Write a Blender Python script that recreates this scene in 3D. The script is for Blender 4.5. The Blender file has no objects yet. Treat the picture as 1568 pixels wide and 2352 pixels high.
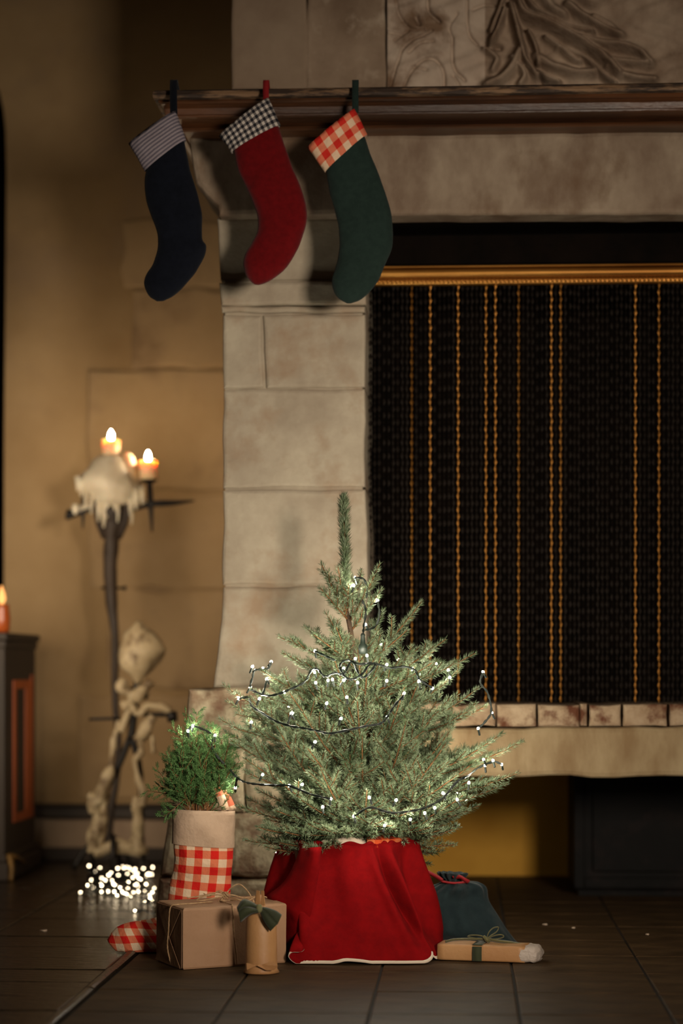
import bpy, bmesh, math, random
import numpy as np
from mathutils import Vector, noise
R = math.radians
rnd = random.Random(7)
rng = np.random.default_rng(7)
SC = bpy.context.scene
COL = SC.collection

# ------------------------------------------------------------------ camera
F = 5000.0; CX = 784.0; HY = 1533.0; CAMZ = 0.84
TH = R(3.16)                                   # camera turned a little to the left of the fireplace normal
FW = Vector((-math.sin(TH), math.cos(TH), 0)); RT = Vector((math.cos(TH), math.sin(TH), 0)); UP = Vector((0, 0, 1))
cam = bpy.data.cameras.new('camera'); co = bpy.data.objects.new('camera', cam); COL.objects.link(co)
co.location = (0, 0, CAMZ); co.rotation_euler = (R(90), 0, TH)
cam.sensor_fit = 'VERTICAL'; cam.sensor_height = 36; cam.sensor_width = 24
cam.lens = F / 2352 * 36; cam.shift_y = (HY - 1176) / 2352
cam.dof.use_dof = True; cam.dof.focus_distance = 6.25; cam.dof.aperture_fstop = 1.35
cam.clip_end = 100
SC.camera = co
SC.view_settings.view_transform = 'Standard'; SC.view_settings.look = 'None'
SC.view_settings.gamma = 1; SC.view_settings.use_curve_mapping = False
SC.view_settings.exposure = 0.0
try:
    SC.cycles.max_bounces = 5; SC.cycles.diffuse_bounces = 3; SC.cycles.glossy_bounces = 3
    SC.cycles.sample_clamp_indirect = 3.0
except Exception:
    pass

# ------------------------------------------------------------------ world and room light
W = bpy.data.worlds.new('dim_room'); SC.world = W; W.use_nodes = True
W.node_tree.nodes['Background'].inputs[0].default_value = (1.0, 0.72, 0.45, 1)
W.node_tree.nodes['Background'].inputs[1].default_value = 0.018

def area(name, loc, target, size, power, color, spread=180):
    l = bpy.data.lights.new(name, 'AREA'); l.energy = power; l.color = color; l.size = size; l.spread = R(spread)
    o = bpy.data.objects.new(name, l); COL.objects.link(o); o.location = loc
    o.rotation_euler = (Vector(target) - Vector(loc)).to_track_quat('-Z', 'Y').to_euler()
    return o
area('room_light_key', (1.7, 0.6, 1.5), (-0.2, 7.0, 1.10), 0.7, 27, (1.0, 0.86, 0.70), 50)
area('room_light_left', (-2.0, 6.9, 1.15), (-1.1, 9.4, 1.0), 0.9, 11.0, (1.0, 0.82, 0.60), 95)

# ------------------------------------------------------------------ helpers
def P(px, py, d):
    "world point at pixel px,py and distance d along the view axis"
    return Vector((0, 0, CAMZ)) + FW * d + RT * ((px - CX) / F * d) + UP * ((HY - py) / F * d)
def PY(px, py, Y):
    "world point on the plane y = Y seen at pixel px,py"
    v = FW + RT * ((px - CX) / F) + UP * ((HY - py) / F)
    return Vector((0, 0, CAMZ)) + v * (Y / v.y)
def PF(px, py, z=0.0):
    "world point at height z seen at pixel px,py"
    return P(px, py, (CAMZ - z) * F / (py - HY))

def tag(o, label=None, cat=None, group=None, kind=None):
    if label: o['label'] = label
    if cat: o['category'] = cat
    if group: o['group'] = group
    if kind: o['kind'] = kind
    return o
def thing(name, loc, label=None, cat=None, group=None, kind=None):
    o = bpy.data.objects.new(name, None); COL.objects.link(o); o.location = loc; o.empty_display_size = 0.05
    return tag(o, label, cat, group, kind)
def origin(o):
    v = Vector((0, 0, 0))
    while o is not None: v = v + o.location; o = o.parent
    return v

def link(name, me, mat, parent=None, loc=None, smooth=True):
    o = bpy.data.objects.new(name, me); COL.objects.link(o)
    if mat is not None:
        for m in (mat if isinstance(mat, (list, tuple)) else [mat]): me.materials.append(m)
    if parent is not None: o.parent = parent
    if loc is not None: o.location = loc
    if smooth: me.polygons.foreach_set('use_smooth', [True] * len(me.polygons))
    return o

def mesh_obj(name, verts, faces, mat, parent=None, smooth=True, uvs=None, mi=None, base=None):
    "verts in world coordinates; the object's origin is its parent's, or the middle of its own base"
    vs = np.array([tuple(v) for v in verts], dtype=float) if not isinstance(verts, np.ndarray) else verts
    if parent is not None:
        off = np.array(origin(parent)); loc = None
    else:
        off = np.array([(vs[:, 0].min() + vs[:, 0].max()) / 2, (vs[:, 1].min() + vs[:, 1].max()) / 2, vs[:, 2].min()])
        if base is not None: off = np.array(base)
        loc = off
    me = bpy.data.meshes.new(name)
    v2 = vs - off
    if isinstance(faces, np.ndarray) and faces.ndim == 2 and faces.shape[1] == 3:
        n = len(faces); me.vertices.add(len(v2)); me.vertices.foreach_set('co', v2.astype(np.float32).ravel())
        me.loops.add(n * 3); me.loops.foreach_set('vertex_index', faces.astype(np.int32).ravel())
        me.polygons.add(n); me.polygons.foreach_set('loop_start', np.arange(0, n * 3, 3, dtype=np.int32))
        me.update(calc_edges=True)
    else:
        me.from_pydata([tuple(x) for x in v2], [], [tuple(f) for f in faces]); me.update()
    if uvs is not None:
        ul = me.uv_layers.new(name='UVMap'); idx = np.empty(len(me.loops), dtype=np.int32)
        me.loops.foreach_get('vertex_index', idx); u = np.array(uvs, dtype=np.float32)[idx]
        ul.data.foreach_set('uv', u.ravel())
    o = link(name, me, mat, parent, loc, smooth)
    if mi is not None: me.polygons.foreach_set('material_index', np.array(mi, dtype=np.int32))
    return o

class MB:
    "collects pieces of one mesh"
    def __init__(s): s.v = []; s.f = []; s.m = []; s.uv = []
    def add(s, v, f, m=0, uv=None):
        n = len(s.v); s.v += [Vector(x) for x in v]; s.f += [tuple(i + n for i in q) for q in f]; s.m += [m] * len(f)
        s.uv += list(uv) if uv else [(0, 0)] * len(v)
    def box(s, a, b, m=0):
        x0, y0, z0 = a; x1, y1, z1 = b
        s.add([(x0,y0,z0),(x1,y0,z0),(x1,y1,z0),(x0,y1,z0),(x0,y0,z1),(x1,y0,z1),(x1,y1,z1),(x0,y1,z1)],
              [(0,3,2,1),(4,5,6,7),(0,1,5,4),(1,2,6,5),(2,3,7,6),(3,0,4,7)], m)
    def tube(s, pts, rad, n=8, m=0, cap=True, lump=0.0, seed=0):
        v, f = tube_geo(pts, rad, n, cap, lump, seed); s.add(v, f, m)
    def loft(s, rings, m=0, cap0=True, cap1=True, closed=True, uv=None):
        v, f = loft_geo(rings, cap0, cap1, closed); s.add(v, f, m, uv)
    def build(s, name, mat, parent=None, smooth=True, bev=0, base=None):
        o = mesh_obj(name, s.v, s.f, mat, parent, smooth, s.uv, s.m, base)
        if bev:
            b = o.modifiers.new('bevel', 'BEVEL'); b.width = bev; b.segments = 2; b.limit_method = 'ANGLE'; b.harden_normals = False
        return o

def cat(pts, n=6, closed=False):
    "Catmull-Rom through points (any dimension)"
    p = [np.array(tuple(q), dtype=float) for q in pts]; out = []
    N = len(p); segs = N if closed else N - 1
    for i in range(segs):
        p1 = p[i]; p2 = p[(i + 1) % N]
        p0 = p[(i - 1) % N] if (closed or i > 0) else 2 * p1 - p2
        p3 = p[(i + 2) % N] if (closed or i < N - 2) else 2 * p2 - p1
        for k in range(n):
            t = k / n
            out.append(0.5 * ((2 * p1) + (-p0 + p2) * t + (2 * p0 - 5 * p1 + 4 * p2 - p3) * t * t + (-p0 + 3 * p1 - 3 * p2 + p3) * t ** 3))
    if not closed: out.append(p[-1])
    return out

def tube_geo(pts, rad, n=8, cap=True, lump=0.0, seed=0):
    pts = [Vector(tuple(p)) for p in pts]; N = len(pts)
    if not isinstance(rad, (list, tuple, np.ndarray)): rad = [rad] * N
    v = []; f = []; u = None
    for i, p in enumerate(pts):
        t = (pts[min(i + 1, N - 1)] - pts[max(i - 1, 0)])
        t = t.normalized() if t.length > 1e-9 else Vector((0, 0, 1))
        if u is None:
            u = t.cross(Vector((0, 0, 1)));
            if u.length < .1: u = t.cross(Vector((0, 1, 0)))
            u.normalize()
        u = (u - t * u.dot(t)).normalized(); w = t.cross(u)
        for k in range(n):
            a = 2 * math.pi * k / n; d = u * math.cos(a) + w * math.sin(a); r = rad[i]
            if lump: r *= 1 + lump * noise.noise((p + d * r) * 22 + Vector((seed, 0, 0)))
            v.append(p + d * r)
    for i in range(N - 1):
        for k in range(n):
            a = i * n + k; b = i * n + (k + 1) % n; f.append((a, b, b + n, a + n))
    if cap: f.append(tuple(reversed(range(n)))); f.append(tuple(range((N - 1) * n, N * n)))
    return v, f
def loft_geo(rings, cap0=True, cap1=True, closed=True):
    n = len(rings[0]); v = [Vector(tuple(p)) for r in rings for p in r]; f = []
    for i in range(len(rings) - 1):
        for k in range(n if closed else n - 1):
            a = i * n + k; b = i * n + (k + 1) % n; f.append((a, b, b + n, a + n))
    if cap0: f.append(tuple(reversed(range(n))))
    if cap1: f.append(tuple(range((len(rings) - 1) * n, len(rings) * n)))
    return v, f
def solidify(o, t, off=0):
    m = o.modifiers.new('thick', 'SOLIDIFY'); m.thickness = t; m.offset = off; return o

# ------------------------------------------------------------------ materials
def srgb(r, g, b):
    return tuple(((c / 255) / 12.92 if c / 255 <= .04045 else ((c / 255 + .055) / 1.055) ** 2.4) for c in (r, g, b)) + (1,)
def mat(name, c, rough=.7, c2=None, scale=6, amount=1.0, bump=0, bscale=40, metal=0, sheen=0, lo=.35, hi=.65, stretch=None, c3=None, sc3=2.0, trans=0, sss=0, spec=.5, detail=6):
    m = bpy.data.materials.new(name); m.use_nodes = True; nt = m.node_tree; N = nt.nodes; L = nt.links
    b = N['Principled BSDF']; b.inputs['Base Color'].default_value = c; b.inputs['Roughness'].default_value = rough
    b.inputs['Metallic'].default_value = metal; b.inputs['Specular IOR Level'].default_value = spec
    if sheen: b.inputs['Sheen Weight'].default_value = sheen; b.inputs['Sheen Roughness'].default_value = .5
    if sss: b.inputs['Subsurface Weight'].default_value = sss; b.inputs['Subsurface Radius'].default_value = (.05, .03, .015); b.inputs['Subsurface Scale'].default_value = .5
    tc = N.new('ShaderNodeTexCoord'); mp = N.new('ShaderNodeMapping'); L.new(tc.outputs['Object'], mp.inputs[0])
    if stretch: mp.inputs['Scale'].default_value = stretch
    def tex(s, d=detail):
        t = N.new('ShaderNodeTexNoise'); t.inputs['Scale'].default_value = s; t.inputs['Detail'].default_value = d; t.inputs['Roughness'].default_value = .6
        L.new(mp.outputs[0], t.inputs[0]); return t
    out = None
    if c2:
        t = tex(scale); r = N.new('ShaderNodeValToRGB'); r.color_ramp.elements[0].position = lo; r.color_ramp.elements[1].position = hi
        r.color_ramp.elements[0].color = c; r.color_ramp.elements[1].color = c2; L.new(t.outputs[0], r.inputs[0]); out = r.outputs[0]
        if c3:
            t3 = tex(sc3); r3 = N.new('ShaderNodeValToRGB'); r3.color_ramp.elements[0].position = .52; r3.color_ramp.elements[1].position = .66
            L.new(t3.outputs[0], r3.inputs[0]); mx = N.new('ShaderNodeMix'); mx.data_type = 'RGBA'
            L.new(r3.outputs[0], mx.inputs[0]); L.new(out, mx.inputs[6]); mx.inputs[7].default_value = c3; out = mx.outputs[2]
        L.new(out, b.inputs['Base Color'])
    if bump:
        t = tex(bscale); bp = N.new('ShaderNodeBump'); bp.inputs['Strength'].default_value = bump; bp.inputs['Distance'].default_value = .02
        L.new(t.outputs[0], bp.inputs['Height']); L.new(bp.outputs[0], b.inputs['Normal'])
    return m
def emis(name, c, s):
    m = bpy.data.materials.new(name); m.use_nodes = True; nt = m.node_tree; nt.nodes.remove(nt.nodes['Principled BSDF'])
    e = nt.nodes.new('ShaderNodeEmission'); e.inputs[0].default_value = c; e.inputs[1].default_value = s
    nt.links.new(e.outputs[0], nt.nodes['Material Output'].inputs[0]); return m
def gingham(name, c0, c1, c2, per, per2=None, rough=.9, weave=True):
    "woven check: light, half tone and full tone squares from the UV in metres"
    m = bpy.data.materials.new(name); m.use_nodes = True; nt = m.node_tree; N = nt.nodes; L = nt.links
    b = N['Principled BSDF']; b.inputs['Roughness'].default_value = rough; b.inputs['Specular IOR Level'].default_value = .15
    tc = N.new('ShaderNodeTexCoord'); sp = N.new('ShaderNodeSeparateXYZ'); L.new(tc.outputs['UV'], sp.inputs[0])
    def stripe(sock, p):
        a = N.new('ShaderNodeMath'); a.operation = 'DIVIDE'; L.new(sock, a.inputs[0]); a.inputs[1].default_value = p
        fr = N.new('ShaderNodeMath'); fr.operation = 'FRACT'; L.new(a.outputs[0], fr.inputs[0])
        g = N.new('ShaderNodeMath'); g.operation = 'GREATER_THAN'; L.new(fr.outputs[0], g.inputs[0]); g.inputs[1].default_value = .5; return g.outputs[0]
    s = N.new('ShaderNodeMath'); s.operation = 'ADD'; L.new(stripe(sp.outputs[0], per), s.inputs[0]); L.new(stripe(sp.outputs[1], per2 or per), s.inputs[1])
    h = N.new('ShaderNodeMath'); h.operation = 'MULTIPLY'; L.new(s.outputs[0], h.inputs[0]); h.inputs[1].default_value = .5
    r = N.new('ShaderNodeValToRGB'); r.color_ramp.interpolation = 'CONSTANT'
    r.color_ramp.elements[0].position = 0; r.color_ramp.elements[0].color = c0
    r.color_ramp.elements[1].position = .25; r.color_ramp.elements[1].color = c1
    e = r.color_ramp.elements.new(.75); e.color = c2
    L.new(h.outputs[0], r.inputs[0]); L.new(r.outputs[0], b.inputs['Base Color'])
    t = N.new('ShaderNodeTexNoise'); t.inputs['Scale'].default_value = 25; t.inputs['Detail'].default_value = 5; L.new(tc.outputs['Object'], t.inputs[0])
    bp = N.new('ShaderNodeBump'); bp.inputs['Strength'].default_value = .5; bp.inputs['Distance'].default_value = .02
    L.new(t.outputs[0], bp.inputs['Height']); L.new(bp.outputs[0], b.inputs['Normal']); return m

M = {}
M['jamb'] = mat('pale_limestone', srgb(152,138,119), .85, srgb(178,166,145), 5, bump=.35, bscale=18, c3=srgb(150,128,105), sc3=4, spec=.2)
M['plinth'] = mat('mottled_limestone', srgb(150,125,100), .85, srgb(195,178,148), 14, bump=.5, bscale=25, c3=srgb(120,84,66), sc3=9, lo=.42, hi=.58, spec=.2)
M['lintel'] = mat('grey_brown_limestone', srgb(112,93,77), .85, srgb(148,132,113), 7, bump=.4, bscale=14, c3=srgb(105,84,66), sc3=5, spec=.2, stretch=(1, 1, .6))
M['slab'] = mat('hearth_limestone', srgb(116,94,66), .85, srgb(146,128,98), 8, bump=.4, bscale=14, spec=.2, stretch=(1, 1, .4))
M['brick'] = mat('whitewashed_brick', srgb(128,104,80), .85, srgb(162,142,116), 12, bump=.5, bscale=25, c3=srgb(85,50,32), sc3=13, spec=.2)
M['worn'] = mat('worn_plaster_stone', srgb(118,98,80), .9, srgb(150,130,110), 4, bump=.4, bscale=12, c3=srgb(175,158,138), sc3=6, spec=.15)
M['smooth'] = mat('smooth_breast_stone', srgb(128,108,90), .9, srgb(145,126,106), 5, bump=.25, bscale=10, spec=.15)
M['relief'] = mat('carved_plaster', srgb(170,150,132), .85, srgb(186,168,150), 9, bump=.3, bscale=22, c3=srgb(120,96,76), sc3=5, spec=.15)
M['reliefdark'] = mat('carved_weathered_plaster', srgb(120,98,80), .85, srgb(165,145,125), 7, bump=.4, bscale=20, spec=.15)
M['wall'] = mat('ochre_plaster', srgb(140,114,80), .95, srgb(160,134,98), 1.6, bump=.25, bscale=7, c3=srgb(134,112,88), sc3=.9, spec=.1)
M['wallstone'] = mat('limewashed_wall_stone', srgb(150,124,90), .95, srgb(168,142,108), 2.5, bump=.3, bscale=8, c3=srgb(134,110,82), sc3=2.5, spec=.1)
M['dado'] = mat('pale_dado_stone', srgb(150,128,108), .9, srgb(170,148,126), 3, bump=.2, spec=.15)
M['dark'] = mat('dark_moulding_paint', srgb(52,38,26), .6, srgb(38,28,20), 6)
M['soot'] = mat('sooty_brick', srgb(20,14,10), .95, srgb(12,9,7), 8, bump=.4, spec=.05)
M['recess'] = mat('yellow_lit_plaster', srgb(180,136,56), .9, srgb(160,116,44), 2, bump=.2, bscale=8, spec=.1)  # warm yellow light in the niche is put into this plaster colour
M['wood'] = mat('dark_carved_wood', srgb(58,35,20), .4, srgb(98,60,34), 5, bump=.35, bscale=12, stretch=(.25, 1, 3), lo=.4, hi=.62, c3=srgb(30,18,12), sc3=4)
M['woodedge'] = mat('worn_wood_edge', srgb(128,98,70), .7, srgb(50,34,22), 16, stretch=(.5, 1, 3), lo=.42, hi=.55, bump=.4)
M['brass'] = mat('aged_brass_rail', srgb(196,140,66), .38, srgb(165,110,48), 9, metal=.75, stretch=(.3, 1, 1))
M['chaindark'] = mat('dark_bronze_chain', srgb(22,15,9), .7, metal=.4, spec=.2)
M['chainlit'] = mat('lit_bronze_chain', srgb(132,88,34), .5, metal=.8)  # brighter copy of the chain: caught light is put into its colour
M['iron'] = mat('black_iron', srgb(26,20,15), .5, srgb(16,12,10), 20, metal=.4)
M['darkwood'] = mat('dark_stand_wood', srgb(36,26,18), .6, srgb(58,42,28), 14, bump=.4, stretch=(1, 1, .2))
M['wax'] = mat('dripped_wax', srgb(205,188,160), .5, srgb(226,212,186), 12, sss=.25, bump=.2)
M['waxdull'] = mat('dusty_wax', srgb(158,138,106), .6, srgb(180,162,130), 14, sss=.1, bump=.3, c3=srgb(96,74,48), sc3=16)
M['candle'] = mat('candle_wax', srgb(240,205,160), .5, sss=.5)
M['flame'] = emis('candle_flame', (1.0, .76, .50, 1), 420)
M['bulb'] = emis('fairy_bulb_glow', (1.0, .93, .76, 1), 560)
M['pilebulb'] = emis('fairy_bulb_glow_pile', (1.0, .80, .52, 1), 17)
M['amber'] = emis('amber_candle_glow', (1.0, .42, .12, 1), 2.0)
M['wire'] = mat('dark_green_wire', srgb(22,32,24), .5)
M['cabinet'] = mat('dark_cabinet_wood', srgb(32,22,12), .7, srgb(44,31,18), 8, stretch=(1, 1, .2), bump=.2)
M['inlay'] = mat('orange_inlay_wood', srgb(168,76,14), .5, srgb(144,62,12), 10, stretch=(1, 1, .2))
M['gilt'] = mat('tarnished_gilt', srgb(140,105,50), .45, srgb(80,58,28), 12, metal=.5)
M['chest'] = mat('black_painted_metal', srgb(11,10,9), .7, srgb(15,13,12), 7, bump=.2, c3=srgb(24,18,16), sc3=12, spec=.12)
M['navy'] = mat('navy_felt', srgb(11,14,22), .95, srgb(15,18,27), 60, bump=.15, bscale=120, sheen=.05, spec=.1)
M['red'] = mat('red_felt', srgb(98,8,12), .95, srgb(86,6,9), 60, bump=.15, bscale=120, sheen=.1, spec=.1)
M['teal'] = mat('dark_teal_felt', srgb(29,42,38), .95, srgb(34,48,43), 60, bump=.15, bscale=120, sheen=.05, spec=.1)
M['skirt'] = mat('red_linen', srgb(126,8,11), .9, srgb(110,6,9), 30, bump=.12, bscale=60, spec=.08)
M['trim'] = mat('cream_bias_tape', srgb(205,188,168), .9, spec=.1)
M['bag'] = mat('teal_cotton', srgb(34,46,48), .9, srgb(27,38,41), 30, bump=.3, bscale=14, sheen=.1, spec=.1)
M['ribbonred'] = mat('red_ribbon', srgb(140,18,24), .7)
M['cuffcream'] = mat('cream_linen', srgb(190,164,140), .95, srgb(176,150,126), 12, bump=.4, bscale=16, spec=.1)
M['gredl'] = gingham('large_red_gingham', srgb(216,188,158), srgb(206,112,80), srgb(196,32,26), .047)
M['greds'] = gingham('small_red_gingham', srgb(222,190,160), srgb(216,120,90), srgb(200,44,34), .046)
M['gblack'] = gingham('black_white_gingham', srgb(196,186,176), srgb(104,98,96), srgb(30,30,36), .0175)
M['gstripe'] = gingham('fine_grey_stripe', srgb(168,156,160), srgb(112,104,112), srgb(78,74,86), .0042, .0105)
M['gorange'] = gingham('orange_gingham', srgb(190,100,60), srgb(180,70,34), srgb(110,28,18), .04)
M['kraft'] = mat('kraft_paper', srgb(160,124,94), .62, srgb(146,110,80), 5, bump=.25, bscale=9, spec=.4)
M['kraft2'] = mat('kraft_paper_golden', srgb(176,132,86), .55, srgb(164,118,74), 5, bump=.25, bscale=9, spec=.5)
M['twine'] = mat('jute_twine', srgb(186,154,116), .9, srgb(140,108,74), 90)
M['velvet'] = mat('olive_velvet', srgb(44,50,20), .8, srgb(34,40,14), 20, sheen=.12)
M['satin'] = mat('olive_ribbon', srgb(88,82,36), .6, srgb(66,64,26), 20, sheen=.3)
M['cellophane'] = mat('grey_white_crumpled_paper', srgb(150,136,124), .5, srgb(180,166,154), 10, bump=.6, bscale=30)
M['mustard'] = mat('mustard_cloth', srgb(176,116,28), .9, srgb(150,96,20), 12)
M['scrap'] = mat('paper_scrap', srgb(215,190,165), .8)
M['bark'] = mat('orange_brown_bark', srgb(126,88,54), .85, srgb(94,64,40), 90, spec=.15)
M['trunk'] = mat('grey_brown_bark', srgb(96,74,56), .9, srgb(64,48,36), 40, bump=.6)
M['needle'] = mat('blue_green_needles', srgb(86,104,66), .5, srgb(140,154,124), 70, c3=srgb(46,66,32), sc3=11, spec=.35)  # darker patches put the shade between shoots into the needle colour
M['cypress'] = mat('green_cypress_scales', srgb(68,104,52), .55, srgb(94,130,74), 60, spec=.35)
M['pot'] = mat('zinc_pot', srgb(100,96,90), .5, metal=.5)

# floor: dark glossy ceramic with ripples
def floormat(name, c, c2, rough, bump, stretch):
    m = mat(name, c, rough, c2, 5, bump=bump, bscale=9, stretch=stretch, spec=.12 if rough > .4 else .35)
    return m
M['tile'] = floormat('dark_clay_tile', srgb(50,36,21), srgb(76,57,36), .6, .22, (1.2, 2.2, 1))
M['tileg'] = floormat('glossy_dark_flagstone', srgb(27,20,13), srgb(38,29,19), .27, .45, (1.0, 4.5, 1))
M['grout'] = mat('dark_grout', srgb(26,19,13), .9)

# ------------------------------------------------------------------ stone blocks
def resample(poly, step, jit, seed):
    out = []; N = len(poly)
    for i in range(N):
        a = Vector(poly[i]); b = Vector(poly[(i + 1) % N]); k = max(1, int((b - a).length / step))
        for j in range(k):
            p = a.lerp(b, j / k); q = Vector((p.x * 9, p.y * 9, seed * 3.7))
            jj = jit if j else jit * .5
            out.append(Vector((p.x + jj * noise.noise(q), p.y + jj * noise.noise(q + Vector((50, 0, 0))))))
    return out
def shrink(poly, d):
    N = len(poly); out = []; area_ = sum(poly[i].x * poly[(i + 1) % N].y - poly[(i + 1) % N].x * poly[i].y for i in range(N))
    sg = 1 if area_ > 0 else -1
    for i in range(N):
        t = (poly[(i + 1) % N] - poly[i - 1]).normalized(); out.append(poly[i] + Vector((-t.y, t.x)) * d * sg)
    return out
def stone(name, pix, Y, depth, m, parent, jit=.006, bev=.008, step=.05, seed=None, inset_front=True, label=None):
    "block with a ragged bevelled outline; pix is its front outline in pixels, put on the plane y = Y"
    seed = rnd.random() * 50 if seed is None else seed
    poly = [Vector((PY(x, y, Y).x, PY(x, y, Y).z)) for x, y in pix]
    if len(poly) == 2:
        a, b = poly; poly = [Vector((a.x, b.y)), Vector((b.x, b.y)), Vector((b.x, a.y)), a]
    p0 = resample(poly, step, jit, seed); p1 = shrink(p0, bev * .4); p2 = shrink(p0, bev * 1.4)
    rings = [[Vector((p.x, Y, p.y)) for p in p2], [Vector((p.x, Y + bev * .35, p.y)) for p in p1],
             [Vector((p.x, Y + bev, p.y)) for p in p0], [Vector((p.x, Y + depth, p.y)) for p in p0]]
    b = MB(); b.loft(rings); b.f = [tuple(reversed(q)) for q in b.f]
    o = b.build(name, m, parent, smooth=False)
    if label: o['label'] = label
    return o

# ================================================================== THE SETTING
# ---- floor
TP = .3635; TX0 = -.2236; TY0 = 5.283
floor = MB(); floor.box((-4, 2.5, -.12), (4, 9.9, -.006))
floor = floor.build('floor', M['grout'], smooth=False, base=(0, 6, 0)); tag(floor, 'dark tiled stone floor, glossy at the left', kind='structure')
tile_me = {}
def tile(x0, x1, y0, y1, m, z, tilt):
    g = .0035; w = x1 - x0 - 2 * g; h = y1 - y0 - 2 * g
    key = (round(w, 3), round(h, 3), m.name)
    if key not in tile_me:
        b = MB(); a = .004
        def ring(s, zz): return [(-w/2+s, -h/2+s, zz), (w/2-s, -h/2+s, zz), (w/2-s, h/2-s, zz), (-w/2+s, h/2-s, zz)]
        b.loft([ring(0, -.012), ring(0, -.002), ring(a * .35, -.0006), ring(a, 0)])
        me = bpy.data.meshes.new('tile'); me.from_pydata([tuple(v) for v in b.v], [], b.f); me.update(); me.materials.append(m)
        tile_me[key] = me
    o = bpy.data.objects.new('tile', tile_me[key]); COL.objects.link(o); o.parent = floor
    o.location = Vector(((x0 + x1) / 2, (y0 + y1) / 2, z)) - floor.location; o.rotation_euler = tilt
    return o
XE = TX0 - 2 * TP
for i in range(-2, 7):
    for j in range(-3, 10):
        x0 = TX0 + i * TP; y0 = TY0 + j * TP
        if y0 + TP < 4.6 or y0 > 8.9: continue
        tile(x0, x0 + TP, y0, y0 + TP, M['tile'], rnd.uniform(-.001, .0005), (rnd.uniform(-.003, .003), rnd.uniform(-.003, .003), 0))
for i in range(4):
    for j in range(-5, 20):
        y0 = TY0 + j * .2425; x1 = XE - .034 - i * .485
        if y0 + .24 < 4.6 or y0 > 9.25: continue
        tile(x1 - .485, x1, y0, y0 + .2425, M['tileg'], rnd.uniform(-.0012, .0005), (rnd.uniform(-.005, .005), rnd.uniform(-.004, .004), 0))
tr = MB()
for k in range(13):
    y0 = 4.5 + k * .37; e = .002 + rnd.random() * .003
    tr.loft([[(XE - .032, y0 + .002, -.01), (XE - .030, y0 + .002, e + .002), (XE - .022, y0 + .002, e + .006), (XE - .010, y0 + .002, e + .006), (XE - .003, y0 + .002, e + .002), (XE - .002, y0 + .002, -.01)],
             [(XE - .032, y0 + .366, -.01), (XE - .030, y0 + .366, e + .003), (XE - .022, y0 + .366, e + .007), (XE - .010, y0 + .366, e + .006), (XE - .003, y0 + .366, e + .002), (XE - .002, y0 + .366, -.01)]])
tag(tr.build('trim_1', M['tileg'], smooth=False), 'narrow raised glossy edging strip in the floor', kind='structure')

# ---- wall behind with an arched opening at its left
WY = 9.4
def wpt(px, py): p = PY(px, py, WY); return (p.x, p.z)
arch = [wpt(10, 1000), wpt(14, 520), wpt(15, 400), wpt(13, 300), wpt(8, 250), wpt(0, 215), wpt(-30, 140), wpt(-90, 60), wpt(-190, 10), wpt(-300, 0)]
xr = wpt(700, 0)[0]; xr = 0.2
out = [(wpt(8, 1500)[0], 0)] + arch + [(-4.0, arch[-1][1]), (-4.0, 4.2), (xr, 4.2), (xr, 0)]
b = MB()
b.loft([[Vector((x, WY, z)) for x, z in out], [Vector((x, WY + .35, z)) for x, z in out]])
wall = b.build('wall_back', M['wall'], smooth=False); tag(wall, 'warm ochre plaster wall left of the fireplace', kind='structure')
b = MB(); b.box((.2, WY, 0), (4, WY + .3, 4.2)); o = b.build('wall_back', M['wall'], smooth=False); tag(o, 'wall behind the chimney', kind='structure')
b = MB(); b.box((-4.5, 10.9, 0), (-1.0, 11.0, 4.2)); b.box((-4.5, 9.8, 4.15), (-1, 11, 4.2))
tag(b.build('wall_beyond', M['soot'], smooth=False), 'dark room beyond the arch', kind='structure')
# stones standing slightly proud of the plaster
for (x0, y0, x1, y1, pr) in [(302, 662, 600, 846, .022), (204, 850, 600, 1128, .03), (204, 1132, 600, 1350, .022),
                             (250, 1354, 600, 1588, .03), (180, 1592, 600, 1842, .02), (283, 505, 600, 658, .012)]:
    stone('stone', [(x0, y0), (x1, y1)], WY - pr * .5, pr + .01, M['wallstone'], wall, jit=.03, bev=.012, step=.09)
b = MB()
z = PY(200, 1845, WY).z; z2 = PY(200, 1878, WY).z; z3 = PY(200, 1945, WY).z
b.box((-2.05, WY - .05, z2), (.2, WY, z)); b.box((-2.05, WY - .075, z - .012), (.2, WY - .05, z))
tag(b.build('trim_2', M['dark'], smooth=False, bev=.006), 'dark dado rail low on the back wall', kind='structure')
b = MB(); b.box((-2.05, WY - .02, z3), (.2, WY, z2)); tag(b.build('wall_dado', M['dado'], smooth=False), 'pale stone dado below the rail', kind='structure')
b = MB(); b.box((-2.05, WY - .05, 0), (.2, WY, z3)); tag(b.build('baseboard_back', M['dark'], smooth=False, bev=.006), 'black baseboard of the back wall', kind='structure')

# ================================================================== FIREPLACE
fp = thing('fireplace', (-.3, 7.0, 0), 'monumental pale stone fireplace with dark wooden mantel shelf and raised hearth', 'fireplace')
JY = 7.0
jamb = [([(497, 500), (836, 498), (838, 642), (505, 643)], 0, .0), ([(503, 648), (839, 646), (840, 699), (508, 700)], -.03, 0),
        ([(508, 704), (838, 703), (838, 717), (510, 718)], -.012, 0), ([(512, 723), (600, 725), (606, 890), (513, 891)], 0, 0),
        ([(604, 724), (838, 722), (838, 888), (611, 891)], -.004, 0), ([(513, 896), (838, 893), (838, 1119), (512, 1121)], .002, 0),
        ([(512, 1126), (839, 1124), (843, 1341), (512, 1343)], -.003, 0), ([(512, 1349), (842, 1347), (838, 1578), (490, 1578), (500, 1500), (510, 1420)], .002, 0)]
for pix, dy, _ in jamb:
    stone('stone_block', pix, JY + dy, .5, M['jamb'], fp, jit=.006, bev=.008)
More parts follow.
